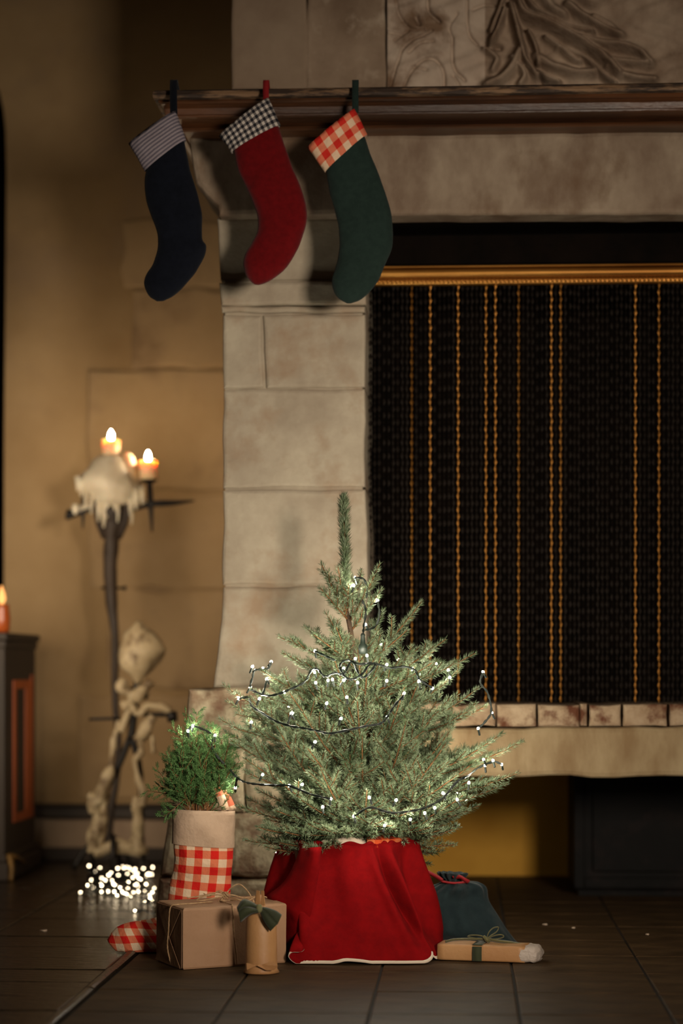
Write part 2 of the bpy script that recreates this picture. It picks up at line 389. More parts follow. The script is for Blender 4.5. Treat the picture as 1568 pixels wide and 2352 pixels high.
b = MB(); a = PY(516, 505, JY); c = PY(832, 1700, JY); b.box((a.x, JY + .010, 0), (c.x, WY - .02, a.z)); b.build('masonry_core', M['jamb'], fp, smooth=False)
plin = [[(432, 1584), (600, 1580), (600, 1716), (428, 1712)], [(604, 1580), (850, 1582), (852, 1716), (604, 1716)],
        [(408, 1722), (560, 1720), (560, 1868), (392, 1870)], [(564, 1720), (852, 1720), (856, 1868), (564, 1868)],
        [(388, 1874), (520, 1872), (520, 2010), (368, 2012)], [(524, 1872), (858, 1872), (862, 2012), (524, 2010)],
        [(366, 2016), (866, 2016), (868, 2136), (360, 2136)]]
for i, pix in enumerate(plin):
    stone('stone_block', pix, 6.93 + rnd.uniform(-.006, .006), .6, M['plinth'], fp, jit=.016, bev=.014)
# lintel with corbel end
stone('corbel', [(438, 316), (834, 316), (834, 490), (508, 490), (503, 470), (475, 446), (453, 420), (445, 380)], 6.96, .4, M['lintel'], fp, jit=.008, bev=.012)
stone('lintel', [(432, 312), (2050, 296), (2050, 488), (838, 493), (503, 494), (498, 470), (470, 446), (448, 420), (440, 380)], 6.932, .12, M['lintel'], fp, jit=.008, bev=.012, step=.08)
# mantel shelf: stacked mouldings returned round the left end
XR = 1.25
def mant(name, prof, m):
    rings = []
    for (py, xl, yf) in prof:
        zz = PY(800, py, yf).z; xl = PY(xl, 300, yf).x
        rings.append([Vector((xl, yf, zz)), Vector((XR, yf, zz)), Vector((XR, 7.45, zz)), Vector((xl, 7.45, zz))])
    b = MB(); b.loft(rings); return b.build(name, m, fp, smooth=False)
mant('mantel_edge', [(201, 355, 6.715), (204, 351, 6.70), (212, 350, 6.695), (219, 352, 6.70), (221, 356, 6.71)], M['woodedge'])
mant('mantel_moulding', [(222, 362, 6.73), (228, 364, 6.725), (233, 370, 6.735), (236, 372, 6.75), (244, 376, 6.77), (258, 380, 6.775), (260, 386, 6.765),
                         (264, 388, 6.765), (268, 392, 6.775), (274, 400, 6.80), (281, 410, 6.835), (287, 416, 6.85), (289, 414, 6.835), (294, 414, 6.83), (298, 418, 6.84), (302, 424, 6.87)], M['wood'])
# chimney breast
b = MB(); a = PY(534, 195, 7.2); b.box((a.x, 7.2, PY(800, 230, 7.2).z), (1.2, WY - .02, 4.0)); b.build('breast_core', M['smooth'], fp, smooth=False)
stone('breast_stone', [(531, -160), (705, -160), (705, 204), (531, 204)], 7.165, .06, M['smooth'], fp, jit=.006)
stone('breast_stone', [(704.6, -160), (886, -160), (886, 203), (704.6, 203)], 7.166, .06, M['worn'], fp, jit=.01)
# carved relief of flying drapery, as a height field
def relief():
    S = 2.215
    up = [([(700,-60),(730,20),(760,80),(860,120),(960,170),(1060,230),(1160,300),(1240,380)], 26, .05), ([(1000,190),(1120,220),(1260,240),(1340,270),(1400,330)], 22, .04),
          ([(870,200),(940,250),(1010,310),(1040,322)], 16, .035), ([(690,40),(720,150),(740,230),(770,330),(850,400),(930,430)], 20, .05),
          ([(820,290),(900,340),(1000,370),(1110,375)], 24, .035), ([(660,60),(625,160),(590,228)], 16, .045), ([(740,260),(700,340),(640,410),(570,440)], 26, .04),
          ([(980,30),(1060,90),(1130,130),(1250,190)], 24, .04), ([(1110,90),(1190,130),(1260,185)], 14, .03), ([(780,170),(820,260),(830,330)], 14, .04),
          ([(1060,240),(1200,310),(1380,330)], 18, .035), ([(740,-40),(800,50),(900,110),(1000,160),(1100,175)], 20, .05), ([(1180,350),(1300,395),(1420,410)], 20, .03),
          ([(680,-60),(640,40),(590,170)], 12, .035), ([(840,-40),(900,40),(960,80)], 26, .03), ([(1040,-30),(1100,20),(1170,-10)], 30, .03), ([(560,250),(620,300),(600,360)], 16, .025),
          ([(700,300),(760,380),(740,430)], 18, .03), ([(930,250),(1060,300),(1150,380),(1220,430)], 14, .035)]
    dn = [([(80,430),(120,300),(160,220),(290,150)], 7, .014), ([(150,430),(190,350),(250,300),(310,300),(350,360),(355,430)], 7, .013), ([(170,262),(230,215),(300,200)], 6, .012),
          ([(105,-60),(120,60),(180,140),(250,150)], 6, .01), ([(270,-60),(275,50),(330,105)], 8, .016), ([(395,190),(400,330),(460,405)], 7, .013), ([(470,-60),(475,150),(525,225)], 6, .012),
          ([(400,380),(430,430)], 6, .01), ([(210,80),(225,120)], 12, .012), ([(190,330),(265,350)], 5, .01), ([(420,60),(380,130),(390,180)], 6, .008), ([(500,45),(560,20),(610,25)], 7, .012),
          ([(560,230),(640,240)], 12, .02), ([(800,330),(850,430)], 10, .02), ([(60,160),(140,170)], 6, .009), ([(100,200),(170,150)], 6, .01)]
    nx, nz = 300, 110
    xs = np.linspace(64, 1900, nx); ys = np.linspace(-220, 450, nz); X, Yp = np.meshgrid(xs, ys)
    def dist(pl):
        d = np.full(X.shape, 1e9); pl = [tuple(q) for q in cat(pl, 4)]
        for (a, b_) in zip(pl[:-1], pl[1:]):
            ax, ay = a; bx, by = b_; L2 = (bx-ax)**2 + (by-ay)**2 + 1e-9
            t = np.clip(((X-ax)*(bx-ax) + (Yp-ay)*(by-ay)) / L2, 0, 1)
            d = np.minimum(d, np.hypot(X-ax-t*(bx-ax), Yp-ay-t*(by-ay)))
        return d
    H = np.zeros(X.shape)
    for pl, w, h in up: H = np.maximum(H, h * np.exp(-(dist(pl) / w) ** 2))
    for pl, w, h in dn: H -= h * np.exp(-(dist(pl) / w) ** 2)
    H += .004 * np.sin(X * .03 + 2 * np.sin(Yp * .02)) * np.cos(Yp * .045)
    v = []
    for j in range(nz):
        for i in range(nx):
            p = PY(860 + xs[i] / S, ys[j] / S, 7.16); v.append((p.x, 7.165 - H[j, i] * 1.55, p.z))
    f = [(j*nx+i, (j+1)*nx+i, (j+1)*nx+i+1, j*nx+i+1) for j in range(nz-1) for i in range(nx-1)]
    # rim joining the height field to the breast
    n0 = len(v); rim = [i for i in range(nx)] + [j*nx+nx-1 for j in range(1, nz)] + [(nz-1)*nx+i for i in range(nx-2, -1, -1)] + [j*nx for j in range(nz-2, 0, -1)]
    for r in rim: v.append((v[r][0], 7.21, v[r][2]))
    k = len(rim); f += [(rim[i], rim[(i+1) % k], n0 + (i+1) % k, n0 + i) for i in range(k)]
    mi = []
    for q in f:
        xx = sum(v[a_][0] for a_ in q) / 4; zz = sum(v[a_][2] for a_ in q) / 4
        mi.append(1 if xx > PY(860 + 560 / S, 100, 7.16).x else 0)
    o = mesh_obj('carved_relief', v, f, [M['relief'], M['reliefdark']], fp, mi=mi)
    o['label'] = 'carved panel of swirling drapery above the mantel'
relief()
# hearth
stone('hearth_slab', [(838, 1673), (2050, 1668), (2050, 1783), (838, 1786)], 6.95, .9, M['slab'], fp, jit=.008, bev=.012, step=.07)
bx = [840, 940, 1040, 1139, 1232, 1331, 1350, 1428, 1534, 1640, 1740, 1850, 1950, 2050]
for x0, x1 in zip(bx[:-1], bx[1:]):
    stone('brick', [(x0 + 1.5, 1618), (x1 - 1.5, 1617), (x1 - 1.5, 1669), (x0 + 1.5, 1669)], 6.97 + rnd.uniform(-.006, .006), .5, M['brick'], fp, jit=.009, bev=.009, step=.03)
# fire opening, recess below the slab, right jamb outside the picture
a = PY(838, 490, 7.0); X1 = 1.0; zb = PY(1000, 1618, 7.0).z; zu = PY(1000, 1786, 6.95).z
b = MB(); b.box((a.x - .1, 8.2, zb - .1), (X1 + .1, 8.3, a.z + .2)); b.box((a.x - .1, 7.5, zb - .1), (a.x - .005, 8.25, a.z + .2)); b.box((X1, 7.3, zb - .1), (X1 + .1, 8.25, a.z + .2))
b.box((a.x + .002, 7.056, a.z - .004), (X1, 8.2, a.z + .19)); b.box((a.x, 7.35, PY(1000, 606, 7.35).z), (X1, 7.42, a.z + .2)); b.box((a.x - .1, 7.4, a.z + .15), (X1 + .1, 8.3, a.z + .25))
b.build('firebox', M['soot'], fp, smooth=False)
b = MB(); b.box((a.x - .02, 8.8, 0), (X1 + .2, 8.9, zu + .02)); b.box((a.x - .02, 7.85, zu + .0), (X1 + .2, 8.85, zu + .1)); b.build('niche_wall', M['recess'], fp, smooth=False)
for k in range(5):
    z0 = k * .5; b = MB(); b.box((X1, 7.0 + .004 * (k % 2), z0), (X1 + .46, 7.6, z0 + .49)); b.build('stone_block', M['jamb'], fp, smooth=False, bev=.01)
# ---- fire screen: brass rail and chain curtain
fs = thing('fire_screen', PY(1100, 1612, 7.15), 'bronze chain mesh curtain hanging from a brass rail in the fireplace opening', 'fire screen')
def rail(py0, py1, yf, bulge, m, name):
    z0 = PY(1100, py1, 7.15).z; z1 = PY(1100, py0, 7.15).z; r = (z1 - z0) / 2; b = MB(); rings = []
    for x in (a.x + .003, X1 - .003):
        rings.append([Vector((x, yf - bulge * math.sin(t), (z0 + z1) / 2 - r * math.cos(t))) for t in np.linspace(0, math.pi, 9)] + [Vector((x, yf + .03, z1)), Vector((x, yf + .03, z0))])
    b.loft(rings); o = b.build(name, m, fs, smooth=False); return o
rail(609, 616, 7.15, .012, M['brass'], 'rail_fillet'); rail(618, 638, 7.15, .022, M['brass'], 'brass_rail'); rail(639, 651, 7.158, .004, M['brass'], 'bead_strip')
me = bpy.data.meshes.new('bead'); bm = bmesh.new(); bmesh.ops.create_icosphere(bm, subdivisions=1, radius=.0068); bm.to_mesh(me); bm.free(); me.materials.append(M['brass'])
me.polygons.foreach_set('use_smooth', [True] * len(me.polygons)); zc = PY(1100, 645, 7.15).z; xb = a.x + .012
while xb < X1 - .01:
    o = bpy.data.objects.new('bead', me); COL.objects.link(o); o.parent = fs; o.location = Vector((xb, 7.152, zc)) - fs.location; xb += .0142
# chain strands: links of alternating turn, shared mesh
def strand_mesh(m, w):
    zt = PY(1100, 652, 7.2).z; zb_ = PY(1100, 1613, 7.2).z; n = 62; p = (zt - zb_) / n; v = []; f = []
    for k in range(n):
        z0 = zt - k * p; ang = (0.5 if k % 2 else -0.5); ca, sa = math.cos(ang), math.sin(ang); q = len(v)
        for (x, y, zz) in [(0, 0, z0 + .002), (w, 0, z0 - p * .5), (0, .0028, z0 - p * .5), (-w, 0, z0 - p * .5), (0, -.0028, z0 - p * .5), (0, 0, z0 - p - .002)]:
            v.append((x * ca - y * sa, x * sa + y * ca, zz))
        for i in range(4): f += [(q, q + 1 + (i + 1) % 4, q + 1 + i), (q + 5, q + 1 + i, q + 1 + (i + 1) % 4)]
    me = bpy.data.meshes.new('chain_strand'); me.from_pydata(v, [], f); me.update(); me.materials.append(m); return me
sm = [strand_mesh(M['chaindark'], .0064), strand_mesh(M['chainlit'], .0058)]
glint_x = [PY(x, 1400, 7.2).x for x in (1048, 1112, 1137, 1188, 1262, 1285, 1508, 1455, 985, 945, 1620, 1650)]  # strands that carry the painted streaks of light
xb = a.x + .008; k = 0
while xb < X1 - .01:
    g = any(abs(xb - q) < .0078 for q in glint_x)
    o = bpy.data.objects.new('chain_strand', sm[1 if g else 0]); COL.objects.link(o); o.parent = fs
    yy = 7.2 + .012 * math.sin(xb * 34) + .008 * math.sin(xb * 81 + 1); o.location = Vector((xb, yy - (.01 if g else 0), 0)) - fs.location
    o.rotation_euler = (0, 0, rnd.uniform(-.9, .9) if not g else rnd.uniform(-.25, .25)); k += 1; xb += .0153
# ---- black chest under the slab
b = MB(); p = PF(1322, 2058); x0 = p.x; y0 = p.y; zt = zu - .012
ch = thing('metal_chest', (x0 + .35, y0 + .3, 0), 'black painted metal box standing in the niche under the hearth slab', 'box')
b.box((x0, y0, .02), (x0 + .75, y0 + .6, zt)); b.build('body', M['chest'], ch, smooth=False, bev=.006)
b = MB(); b.box((x0 - .008, y0 - .02, .03), (x0 + .03, y0, zt - .01)); b.box((x0 + .03, y0 - .02, zt - .045), (x0 + .74, y0, zt - .01)); b.box((x0 + .03, y0 - .02, .03), (x0 + .74, y0, .07))
b.build('front_frame', M['chest'], ch, smooth=False, bev=.004)
b = MB(); b.box((x0 + .06, y0 - .012, .09), (x0 + .72, y0 - .001, zt - .06)); b.build('door', M['chest'], ch, smooth=False, bev=.006)
b = MB(); b.box((x0 + .01, y0 + .01, 0), (x0 + .74, y0 + .59, .021)); b.build('plinth', M['chest'], ch, smooth=False)

# ================================================================== CABINET AT THE LEFT
cx = PY(10, 1500, 8.5).x
cb = thing('cabinet', (cx - .4, 8.8, 0), 'tall dark wooden cabinet with orange inlaid side panel at the far left', 'cabinet')
zt = PY(50, 1455, 8.7).z; zp = PY(50, 1945, 8.7).z
b = MB(); b.box((cx - .8, 8.5, .03), (cx, 9.12, zt - .03)); b.build('body', M['cabinet'], cb, smooth=False)
b = MB(); b.box((cx - .82, 8.47, zt - .03), (cx + .016, 9.15, zt)); b.box((cx - .81, 8.485, zt - .06), (cx + .008, 9.135, zt - .03)); b.build('top', M['cabinet'], cb, smooth=False, bev=.006)
b = MB(); b.box((cx - .82, 8.47, 0), (cx + .02, 9.17, .07)); b.box((cx - .81, 8.485, .07), (cx + .010, 9.16, .10)); b.build('plinth', M['cabinet'], cb, smooth=False, bev=.006)
b = MB(); z0 = PY(60, 1885, 8.8).z; z1 = PY(60, 1562, 8.8).z
for (ya, yb, za, zb2) in [(8.66, 8.71, z0, z1), (8.90, 9.0, z0, z1), (8.71, 8.90, z1 - .035, z1), (8.71, 8.90, z0, z0 + .035)]:
    b.box((cx - .002, ya, za), (cx + .006, yb, zb2))
b.build('inlay_frame', M['inlay'], cb, smooth=False, bev=.002)
b = MB(); b.box((cx - .002, 9.02, z0), (cx + .004, 9.06, z1 + .02)); b.build('edge_strip', M['inlay'], cb, smooth=False)
b = MB(); b.box((cx - .79, 8.488, .14), (cx - .05, 8.502, zt - .1)); b.build('door', M['cabinet'], cb, smooth=False, bev=.004)
b = MB()
pts = cat([(cx + .018, 8.50, .09), (cx + .03, 8.56, .085), (cx + .022, 8.66, .07), (cx + .02, 8.78, .045)], 5); b.tube(pts, [.016 * (1 - .5 * i / len(pts)) for i in range(len(pts))], 8)
pts = cat([(cx + .02, 8.49, .10), (cx + .032, 8.485, .05), (cx + .03, 8.48, .0)], 5); b.tube(pts, .012, 8)
b.build('gilt_foot', M['gilt'], cb)
# amber votive on the cabinet
vt = thing('candle_jar', (cx - .036, 8.62, zt), 'amber glass candle jar glowing on top of the cabinet', 'candle')
b = MB(); b.loft([[Vector((cx - .036 + r * math.cos(t), 8.62 + r * math.sin(t), zt + h)) for t in np.linspace(0, 2 * math.pi, 17)[:-1]] for r, h in ((.024, .001), (.032, .01), (.035, .06), (.030, .10), (.031, .115))])
b.build('jar', mat('amber_glass', srgb(150, 70, 25), .3), vt)
b = MB(); b.loft([[Vector((cx - .036 + r * math.cos(t), 8.62 + r * math.sin(t), zt + h)) for t in np.linspace(0, 2 * math.pi, 13)[:-1]] for r, h in ((.006, .115), (.016, .135), (.013, .155), (.002, .19))])
b.build('flame', M['amber'], vt)

# ================================================================== CANDLE STANDS
def circle(c, r, n=16, up_=0, sq=1.0):
    return [Vector((c[0] + r * math.cos(2 * math.pi * k / n), c[1] + sq * r * math.sin(2 * math.pi * k / n), c[2] + up_)) for k in range(n)]
D1 = 8.95
s1 = thing('candle_stand', P(262, 1950, D1) * 1.0, 'tall dark forked candle stand buried in dripped wax with two lit candles', 'candle stand')
s1.location.z = 0
def q(px, py, d=D1): return P(px, py, d)
b = MB(); pts = cat([q(256,1165),(q(257,1200)),q(256,1240),q(253,1300),q(254,1350),q(260,1420),q(264,1480),q(264,1600),q(272,1700),q(268,1780),q(256,1850),q(250,1900),q(250,1940)], 4)
rr = np.interp(np.linspace(0, 1, len(pts)), [0,.08,.17,.25,.33,.42,.5,.6,.8,1], [.060,.054,.030,.028,.028,.020,.016,.014,.015,.018]); b.tube(pts, list(rr), 12, lump=.25)
b.build('stem', M['darkwood'], s1)
b = MB(); pc = q(250, 1940); pc.z = 0
for k in range(3):
    an = R(80 + 120 * k); b.tube(cat([pc + Vector((0, 0, .16)), pc + Vector((.09 * math.cos(an), .09 * math.sin(an), .10)), pc + Vector((.15 * math.cos(an), .15 * math.sin(an), .012))], 4), .012, 8)
b.build('tripod_foot', M['iron'], s1)
b = MB()
for k, (dx, tp) in enumerate([(-34, 1150), (-16, 1172), (2, 1160), (20, 1168), (36, 1142)]):
    b.tube(cat([q(256 + dx * .45, 1235), q(256 + dx * .9, 1195, D1 - .03), q(256 + dx, tp, D1 - .035)], 4), [.014] * 8 + [.008], 8)
b.build('prongs', M['darkwood'], s1); b = MB()
b.tube(cat([q(158, 1184), q(190, 1176), q(225, 1168), q(290, 1170), q(345, 1158), q(400, 1155), q(446, 1150)], 4), list(np.interp(range(25), [0, 3, 4, 18, 24], [.016, .012, .009, .014, .004])), 8)
b.tube([q(163, 1172), q(158, 1184), q(160, 1192)], .016, 8)
b.build('cross_arm', M['iron'], s1); b = MB()
b.tube(cat([q(192, 1125), q(191, 1170), q(190, 1215)], 4), list(np.interp(range(9), [0, 4, 8], [.011, .010, .003])), 8)
b.build('spike', M['iron'], s1); b = MB()
b.tube(cat([q(343, 1103), q(346, 1160), q(349, 1222)], 4), list(np.interp(range(9), [0, 4, 8], [.012, .012, .004])), 8)
b.loft([circle(q(342, 1104), r, 14, h) for r, h in ((.012, -.012), (.036, -.002), (.038, .003), (.03, .004))])
b.build('candle_spike', M['iron'], s1); b = MB()
b.tube([q(232, 1350), q(287, 1351)], .006, 6); b.tube([q(284, 1351), q(290, 1351)], .010, 8)
b.build('iron_pin', M['iron'], s1)
b = MB(); rings = []
for (py, xl, xr_, ) in [(1046, 228, 282), (1056, 216, 292), (1075, 204, 300), (1095, 182, 312), (1112, 178, 322), (1128, 188, 326), (1145, 206, 322), (1160, 216, 310)]:
    c = q((xl + xr_) / 2, py); r = (xr_ - xl) / 2 / F * D1; ring = []
    for k in range(22):
        t = 2 * math.pi * k / 22; rr_ = r * (1 + .22 * noise.noise(Vector((math.cos(t) * 2.6, math.sin(t) * 2.6, py * .012))) + .07 * math.sin(9 * t + py * .02)) ; ring.append(c + Vector((rr_ * math.cos(t), .75 * rr_ * math.sin(t), 0)))
    rings.append(ring)
b.loft(rings)
for (x, y0_, y1_, r) in [(238, 1140, 1212, .010), (246, 1140, 1188, .012), (226, 1140, 1198, .009), (262, 1150, 1180, .010), (270, 1150, 1200, .007), (300, 1130, 1186, .012), (312, 1120, 1170, .013), (326, 1118, 1158, .010), (186, 1100, 1140, .012), (178, 1095, 1128, .010), (172, 1160, 1182, .012), (196, 1120, 1170, .008), (302, 1170, 1205, .006), (209, 1125, 1180, .007)]:
    b.tube([q(x, y0_, D1 - .045), q(x + 1, (y0_ + y1_) / 2, D1 - .05), q(x, y1_, D1 - .05)], [r * 1.3, r, r * .45], 8, lump=.3)
b.tube(cat([q(158, 1176), q(185, 1168), q(215, 1160), q(235, 1150)], 3), .013, 8, lump=.5)
b.tube(cat([q(300, 1170), q(318, 1162), q(335, 1148)], 3), .014, 8, lump=.5)
b.build('wax_heap', M['wax'], s1)
b = MB(); b.tube(cat([q(296, 1120), q(297, 1085), q(291, 1055), q(284, 1040)], 4), list(np.interp(range(13), [0, 4, 8, 11, 12], [.036, .036, .028, .014, .005])), 14, lump=.15)
b.build('wax_lump', M['candle'], s1)
for i, (x, y0_, y1_) in enumerate([(255, 1052, 1012), (340, 1103, 1060)]):
    c0 = q(x, y0_, D1 + (0 if i == 0 else 0)); h = (y0_ - y1_) / F * D1; r = .037
    cn = thing('candle', c0, ['lit pillar candle on top of the wax heap', 'lit pillar candle on the right iron arm of the tall stand'][i], 'candle', 'lit candles on the tall stand')
    b = MB(); b.loft([circle(c0, r * .93, 20, 0), circle(c0, r * .97, 20, h * .5), circle(c0, r * 1.04, 20, h), circle(c0, r * .9, 20, h + .002), circle(c0, r * .75, 20, h - .012)])
    b.build('wax_body', M['candle'], cn)
    b = MB(); b.tube([c0 + Vector((0, 0, h - .012)), c0 + Vector((.001, 0, h + .006))], .0015, 6); b.build('wick', M['iron'], cn)
    b = MB(); b.loft([circle(c0, rr_, 12, h + hh) for rr_, hh in ((.003, .001), (.008, .007), (.0098, .016), (.008, .027), (.004, .036), (.001, .042))]); b.build('flame', M['flame'], cn)
# shorter stand covered in wax
D2 = 8.6
def q2(px, py, d=D2): return P(px, py, d)
s2 = thing('wax_covered_stand', Vector((q2(290, 1950).x, q2(290, 1950).y, 0)), 'lower three-legged candle stand thickly crusted with pale old wax', 'candle stand')
b = MB()
rings = []
for (py, xl, xr_) in [(1428, 312, 322), (1440, 303, 336), (1455, 290, 358), (1475, 282, 372), (1490, 276, 382), (1505, 272, 374), (1520, 271, 362), (1535, 276, 352), (1550, 296, 340), (1562, 306, 326), (1570, 311, 318)]:
    c = q2((xl + xr_) / 2, py); r = (xr_ - xl) / 2 / F * D2
    rings.append([c + Vector((r * (1 + .3 * noise.noise(Vector((math.cos(t) * 2.2, math.sin(t) * 2.2, py * .03)))) * math.cos(t), .7 * r * math.sin(t), .01 * noise.noise(Vector((t, py * .1, 0))))) for t in np.linspace(0, 2 * math.pi, 25)[:-1]])
b.loft(rings)
def lt(pts, rad, n=10, lump=.7): pts = cat([q2(*p) for p in pts], 5); b.tube(pts, list(np.interp(np.linspace(0, 1, len(pts)), np.linspace(0, 1, len(rad)), rad)), n, lump=lump, seed=rnd.random() * 9)
lt([(285,1560),(280,1575),(292,1590),(312,1600),(330,1585),(348,1565)], [.016,.024,.016,.022,.024,.018])
lt([(282,1625),(300,1618),(318,1640),(340,1622),(372,1622),(392,1634)], [.022,.018,.014,.020,.018,.014])
lt([(352,1645),(338,1668),(322,1690),(310,1700)], [.018,.026,.024,.018])
lt([(300,1590),(298,1625),(290,1650),(275,1680)], [.014,.012,.014,.014])
lt([(272,1655),(262,1700),(256,1740),(252,1770),(240,1800),(226,1825),(218,1850),(212,1870)], [.010,.014,.012,.020,.028,.026,.024,.012])
lt([(205,1822),(222,1840),(235,1815)], [.012,.030,.028])
lt([(222,1850),(224,1890),(214,1930),(212,1958)], [.020,.026,.026,.024])
lt([(238,1840),(236,1900),(228,1950)], [.018,.018,.018])
lt([(318,1690),(324,1725),(310,1750),(318,1790),(330,1820),(322,1850)], [.012,.016,.012,.014,.016,.018])
lt([(314,1830),(316,1880),(318,1930),(320,1962)], [.018,.024,.028,.030])
lt([(215,1958),(240,1950),(268,1944),(296,1948),(325,1958)], [.022,.026,.026,.024,.02])
lt([(372,1770),(374,1790)], [.010,.014]); lt([(350,1690),(352,1730)], [.008,.010])
b.build('wax_crust', M['waxdull'], s2)
b = MB()
def it(pts, r): b.tube(cat([q2(*p, D2 + .03) for p in pts], 4), r, 8)
it([(318,1540),(312,1600),(305,1660),(300,1700)], .016); it([(300,1690),(272,1760),(232,1840),(216,1958)], .013); it([(302,1690),(322,1780),(324,1958)], .013)
it([(280,1580),(340,1600)], .014); it([(285,1640),(400,1642)], .009); b.tube([q2(384, 1646), q2(407, 1645)], .022, 12); it([(205,1652),(270,1650)], .006)
pb = q2(268, 1950, D2 + .03); pr_ = pb.copy(); pr_.z = 0.012
rg = [pr_ + Vector((.11 * math.cos(t), .09 * math.sin(t), 0)) for t in np.linspace(0, 2 * math.pi, 25)]; b.tube(rg, .011, 8)
for t in (0.3, 2.8, 4.7): b.tube([pr_ + Vector((.11 * math.cos(t), .09 * math.sin(t), 0)), pb + Vector((.10 * math.cos(t), .08 * math.sin(t), .05))], .011, 8)
b.build('iron_frame', M['iron'], s2)

# ================================================================== STOCKINGS
def stocking(name, label, pairs, cuff, mat_leg, mat_cuff, d, th, loop=None, cuff_th=1.12, n=28, uvp=0, bulge=None, ground=False, crumple=.004, cuffbulge=0, group='christmas stockings on the mantel'):
    base = sum((P(x, y, d) for x, y in pairs[-1]), Vector()) / 2
    t = thing(name, Vector((base.x, base.y, base.z)), label, 'christmas stocking', group)
    sec = cat([(l[0], l[1], r[0], r[1]) for l, r in pairs], 4)
    def rings_of(sec, d, th, crump, cuffing=False):
        rings = []; uv = []; s = 0; prev = None; dists = []
        for i, (lx, ly, rx, ry) in enumerate(sec):
            L_ = P(lx, ly, d); R_ = P(rx, ry, d); c = (L_ + R_) / 2; h = (R_ - L_) / 2
            if prev is not None: s += (c - prev).length
            prev = c; tt = th * min(1, (h.length / .06)) ** .8
            if cuffing: tt = th
            ring = []
            for k in range(n + 1):
                an = 2 * math.pi * k / n; ca, sa = math.cos(an), math.sin(an)
                # flattened cross-section with rounded edges
                sx = math.copysign(abs(ca) ** .8, ca); p = c + h * sx - FW * (tt * math.copysign(abs(sa) ** 1.0, sa))
                if crump:
                    p = p - FW * crump * 1.6 * noise.noise(p * 17 + Vector((uvp, 0, 0))) + RT * crump * .5 * noise.noise(p * 24)
                if ground and p.z < .004: p.z = .004
                ring.append(p); hl = (p - c).dot(h.normalized()) if h.length > 1e-5 else 0
                uv.append((hl + (0 if sa >= 0 else .013), s))
            rings.append(ring)
        return rings, uv
    rings, uv = rings_of(sec, d, th, crumple)
    b = MB(); v, f = loft_geo(rings, False, True, closed=False); b.add(v, f, 0, uv); b.build('leg', mat_leg, t)
    # folded cuff: outer wall, rolled lip, inner wall
    (tl, tr_), (bl, br) = cuff; cs = []
    for k in range(9):
        u = k / 8; cs.append((bl[0] + (tl[0] - bl[0]) * u - cuffbulge * math.sin(math.pi * u), bl[1] + (tl[1] - bl[1]) * u, br[0] + (tr_[0] - br[0]) * u, br[1] + (tr_[1] - br[1]) * u))
    ro, uo = rings_of(cs, d, th * cuff_th, crumple * .8, True)
    k8 = cs[-1]; w = 3; ex = (tr_[0] - tl[0], tr_[1] - tl[1]); el_ = math.hypot(*ex); ex = (ex[0] / el_ * w, ex[1] / el_ * w); dl = ((bl[0] - tl[0]) * .45, (bl[1] - tl[1]) * .45); d2 = ((br[0] - tr_[0]) * .45, (br[1] - tr_[1]) * .45)
    inner = [(k8[0] + ex[0], k8[1] + ex[1] + 2, k8[2] - ex[0], k8[3] - ex[1] + 2), (k8[0] + ex[0] + dl[0], k8[1] + ex[1] + dl[1], k8[2] - ex[0] + d2[0], k8[3] - ex[1] + d2[1])]
    ri, ui = rings_of(inner, d, th * cuff_th * .9, 0, True)
    b = MB(); v, f = loft_geo(ro + ri, False, False, closed=False); b.add(v, f, 0, uo + ui); b.build('cuff', mat_cuff, t)
    if loop: loop(t)
    return t
def z1c(pts, s=1.742, ox=0, oy=150): return [((l[0] / s + ox, l[1] / s + oy), (r[0] / s + ox, r[1] / s + oy)) for l, r in pts]
DS = 6.66
def hang(px, ytop, ybot, m, w=.011, lean=0):
    def f(t):
        zt_ = PY(px, 199, 6.70).z + .006; b = MB(); p0 = P(px + lean, ybot, DS - .004); top = PY(px, ytop, 6.69)
        path = cat([p0, p0.lerp(top, .5) + Vector((0, -.008, 0)), Vector((top.x, 6.682, zt_)), Vector((top.x, 6.70, zt_ + .010)), Vector((top.x - .003, 6.76, zt_ + .002)), Vector((top.x - .004, 6.82, zt_ + .001))], 5)
        rings = []
        for i, c in enumerate(path):
            c = Vector(tuple(c)); tn = Vector(tuple(path[min(i + 1, len(path) - 1)])) - Vector(tuple(path[max(i - 1, 0)])); nn = RT.cross(tn).normalized() * .003
            rings.append([c - RT * w - nn, c + RT * w - nn, c + RT * w + nn, c - RT * w + nn])
        b.loft(rings); b.build('hanging_loop', m, t)
    return f
stocking('hanging_stocking', 'navy christmas stocking with fine grey striped cuff, leftmost on the mantel',
    z1c([((588,410),(738,305)),((578,470),(762,425)),((590,560),(795,530)),((615,630),(808,610)),((632,690),(809,692)),((628,740),(825,724)),((612,795),(812,775)),((585,835),(785,825)),((576,868),(752,868)),((582,898),(722,900)),((600,926),(690,925)),((625,943),(655,942))]),
    z1c([((515,315),(703,182)),((580,425),(745,300))]), M['navy'], M['gstripe'], DS, .030, hang(399, 194, 262, M['iron'] if False else M['navy']))
stocking('hanging_stocking', 'red christmas stocking with black and white gingham cuff on the mantel',
    z1c([((935,340),(1115,245)),((952,415),(1140,325)),((985,490),(1168,405)),((1012,550),(1200,480)),((1030,610),(1224,560)),((1030,660),(1225,630)),((1005,715),(1205,700)),((980,755),(1175,765)),((972,795),(1140,815)),((982,835),(1100,850)),((1000,862),(1060,872)),((1015,876),(1035,879))]),
    z1c([((875,285),(1075,130)),((925,352),(1122,240))]), M['red'], M['gblack'], DS, .032, hang(611, 200, 232, M['ribbonred'], .009), cuffbulge=-3)
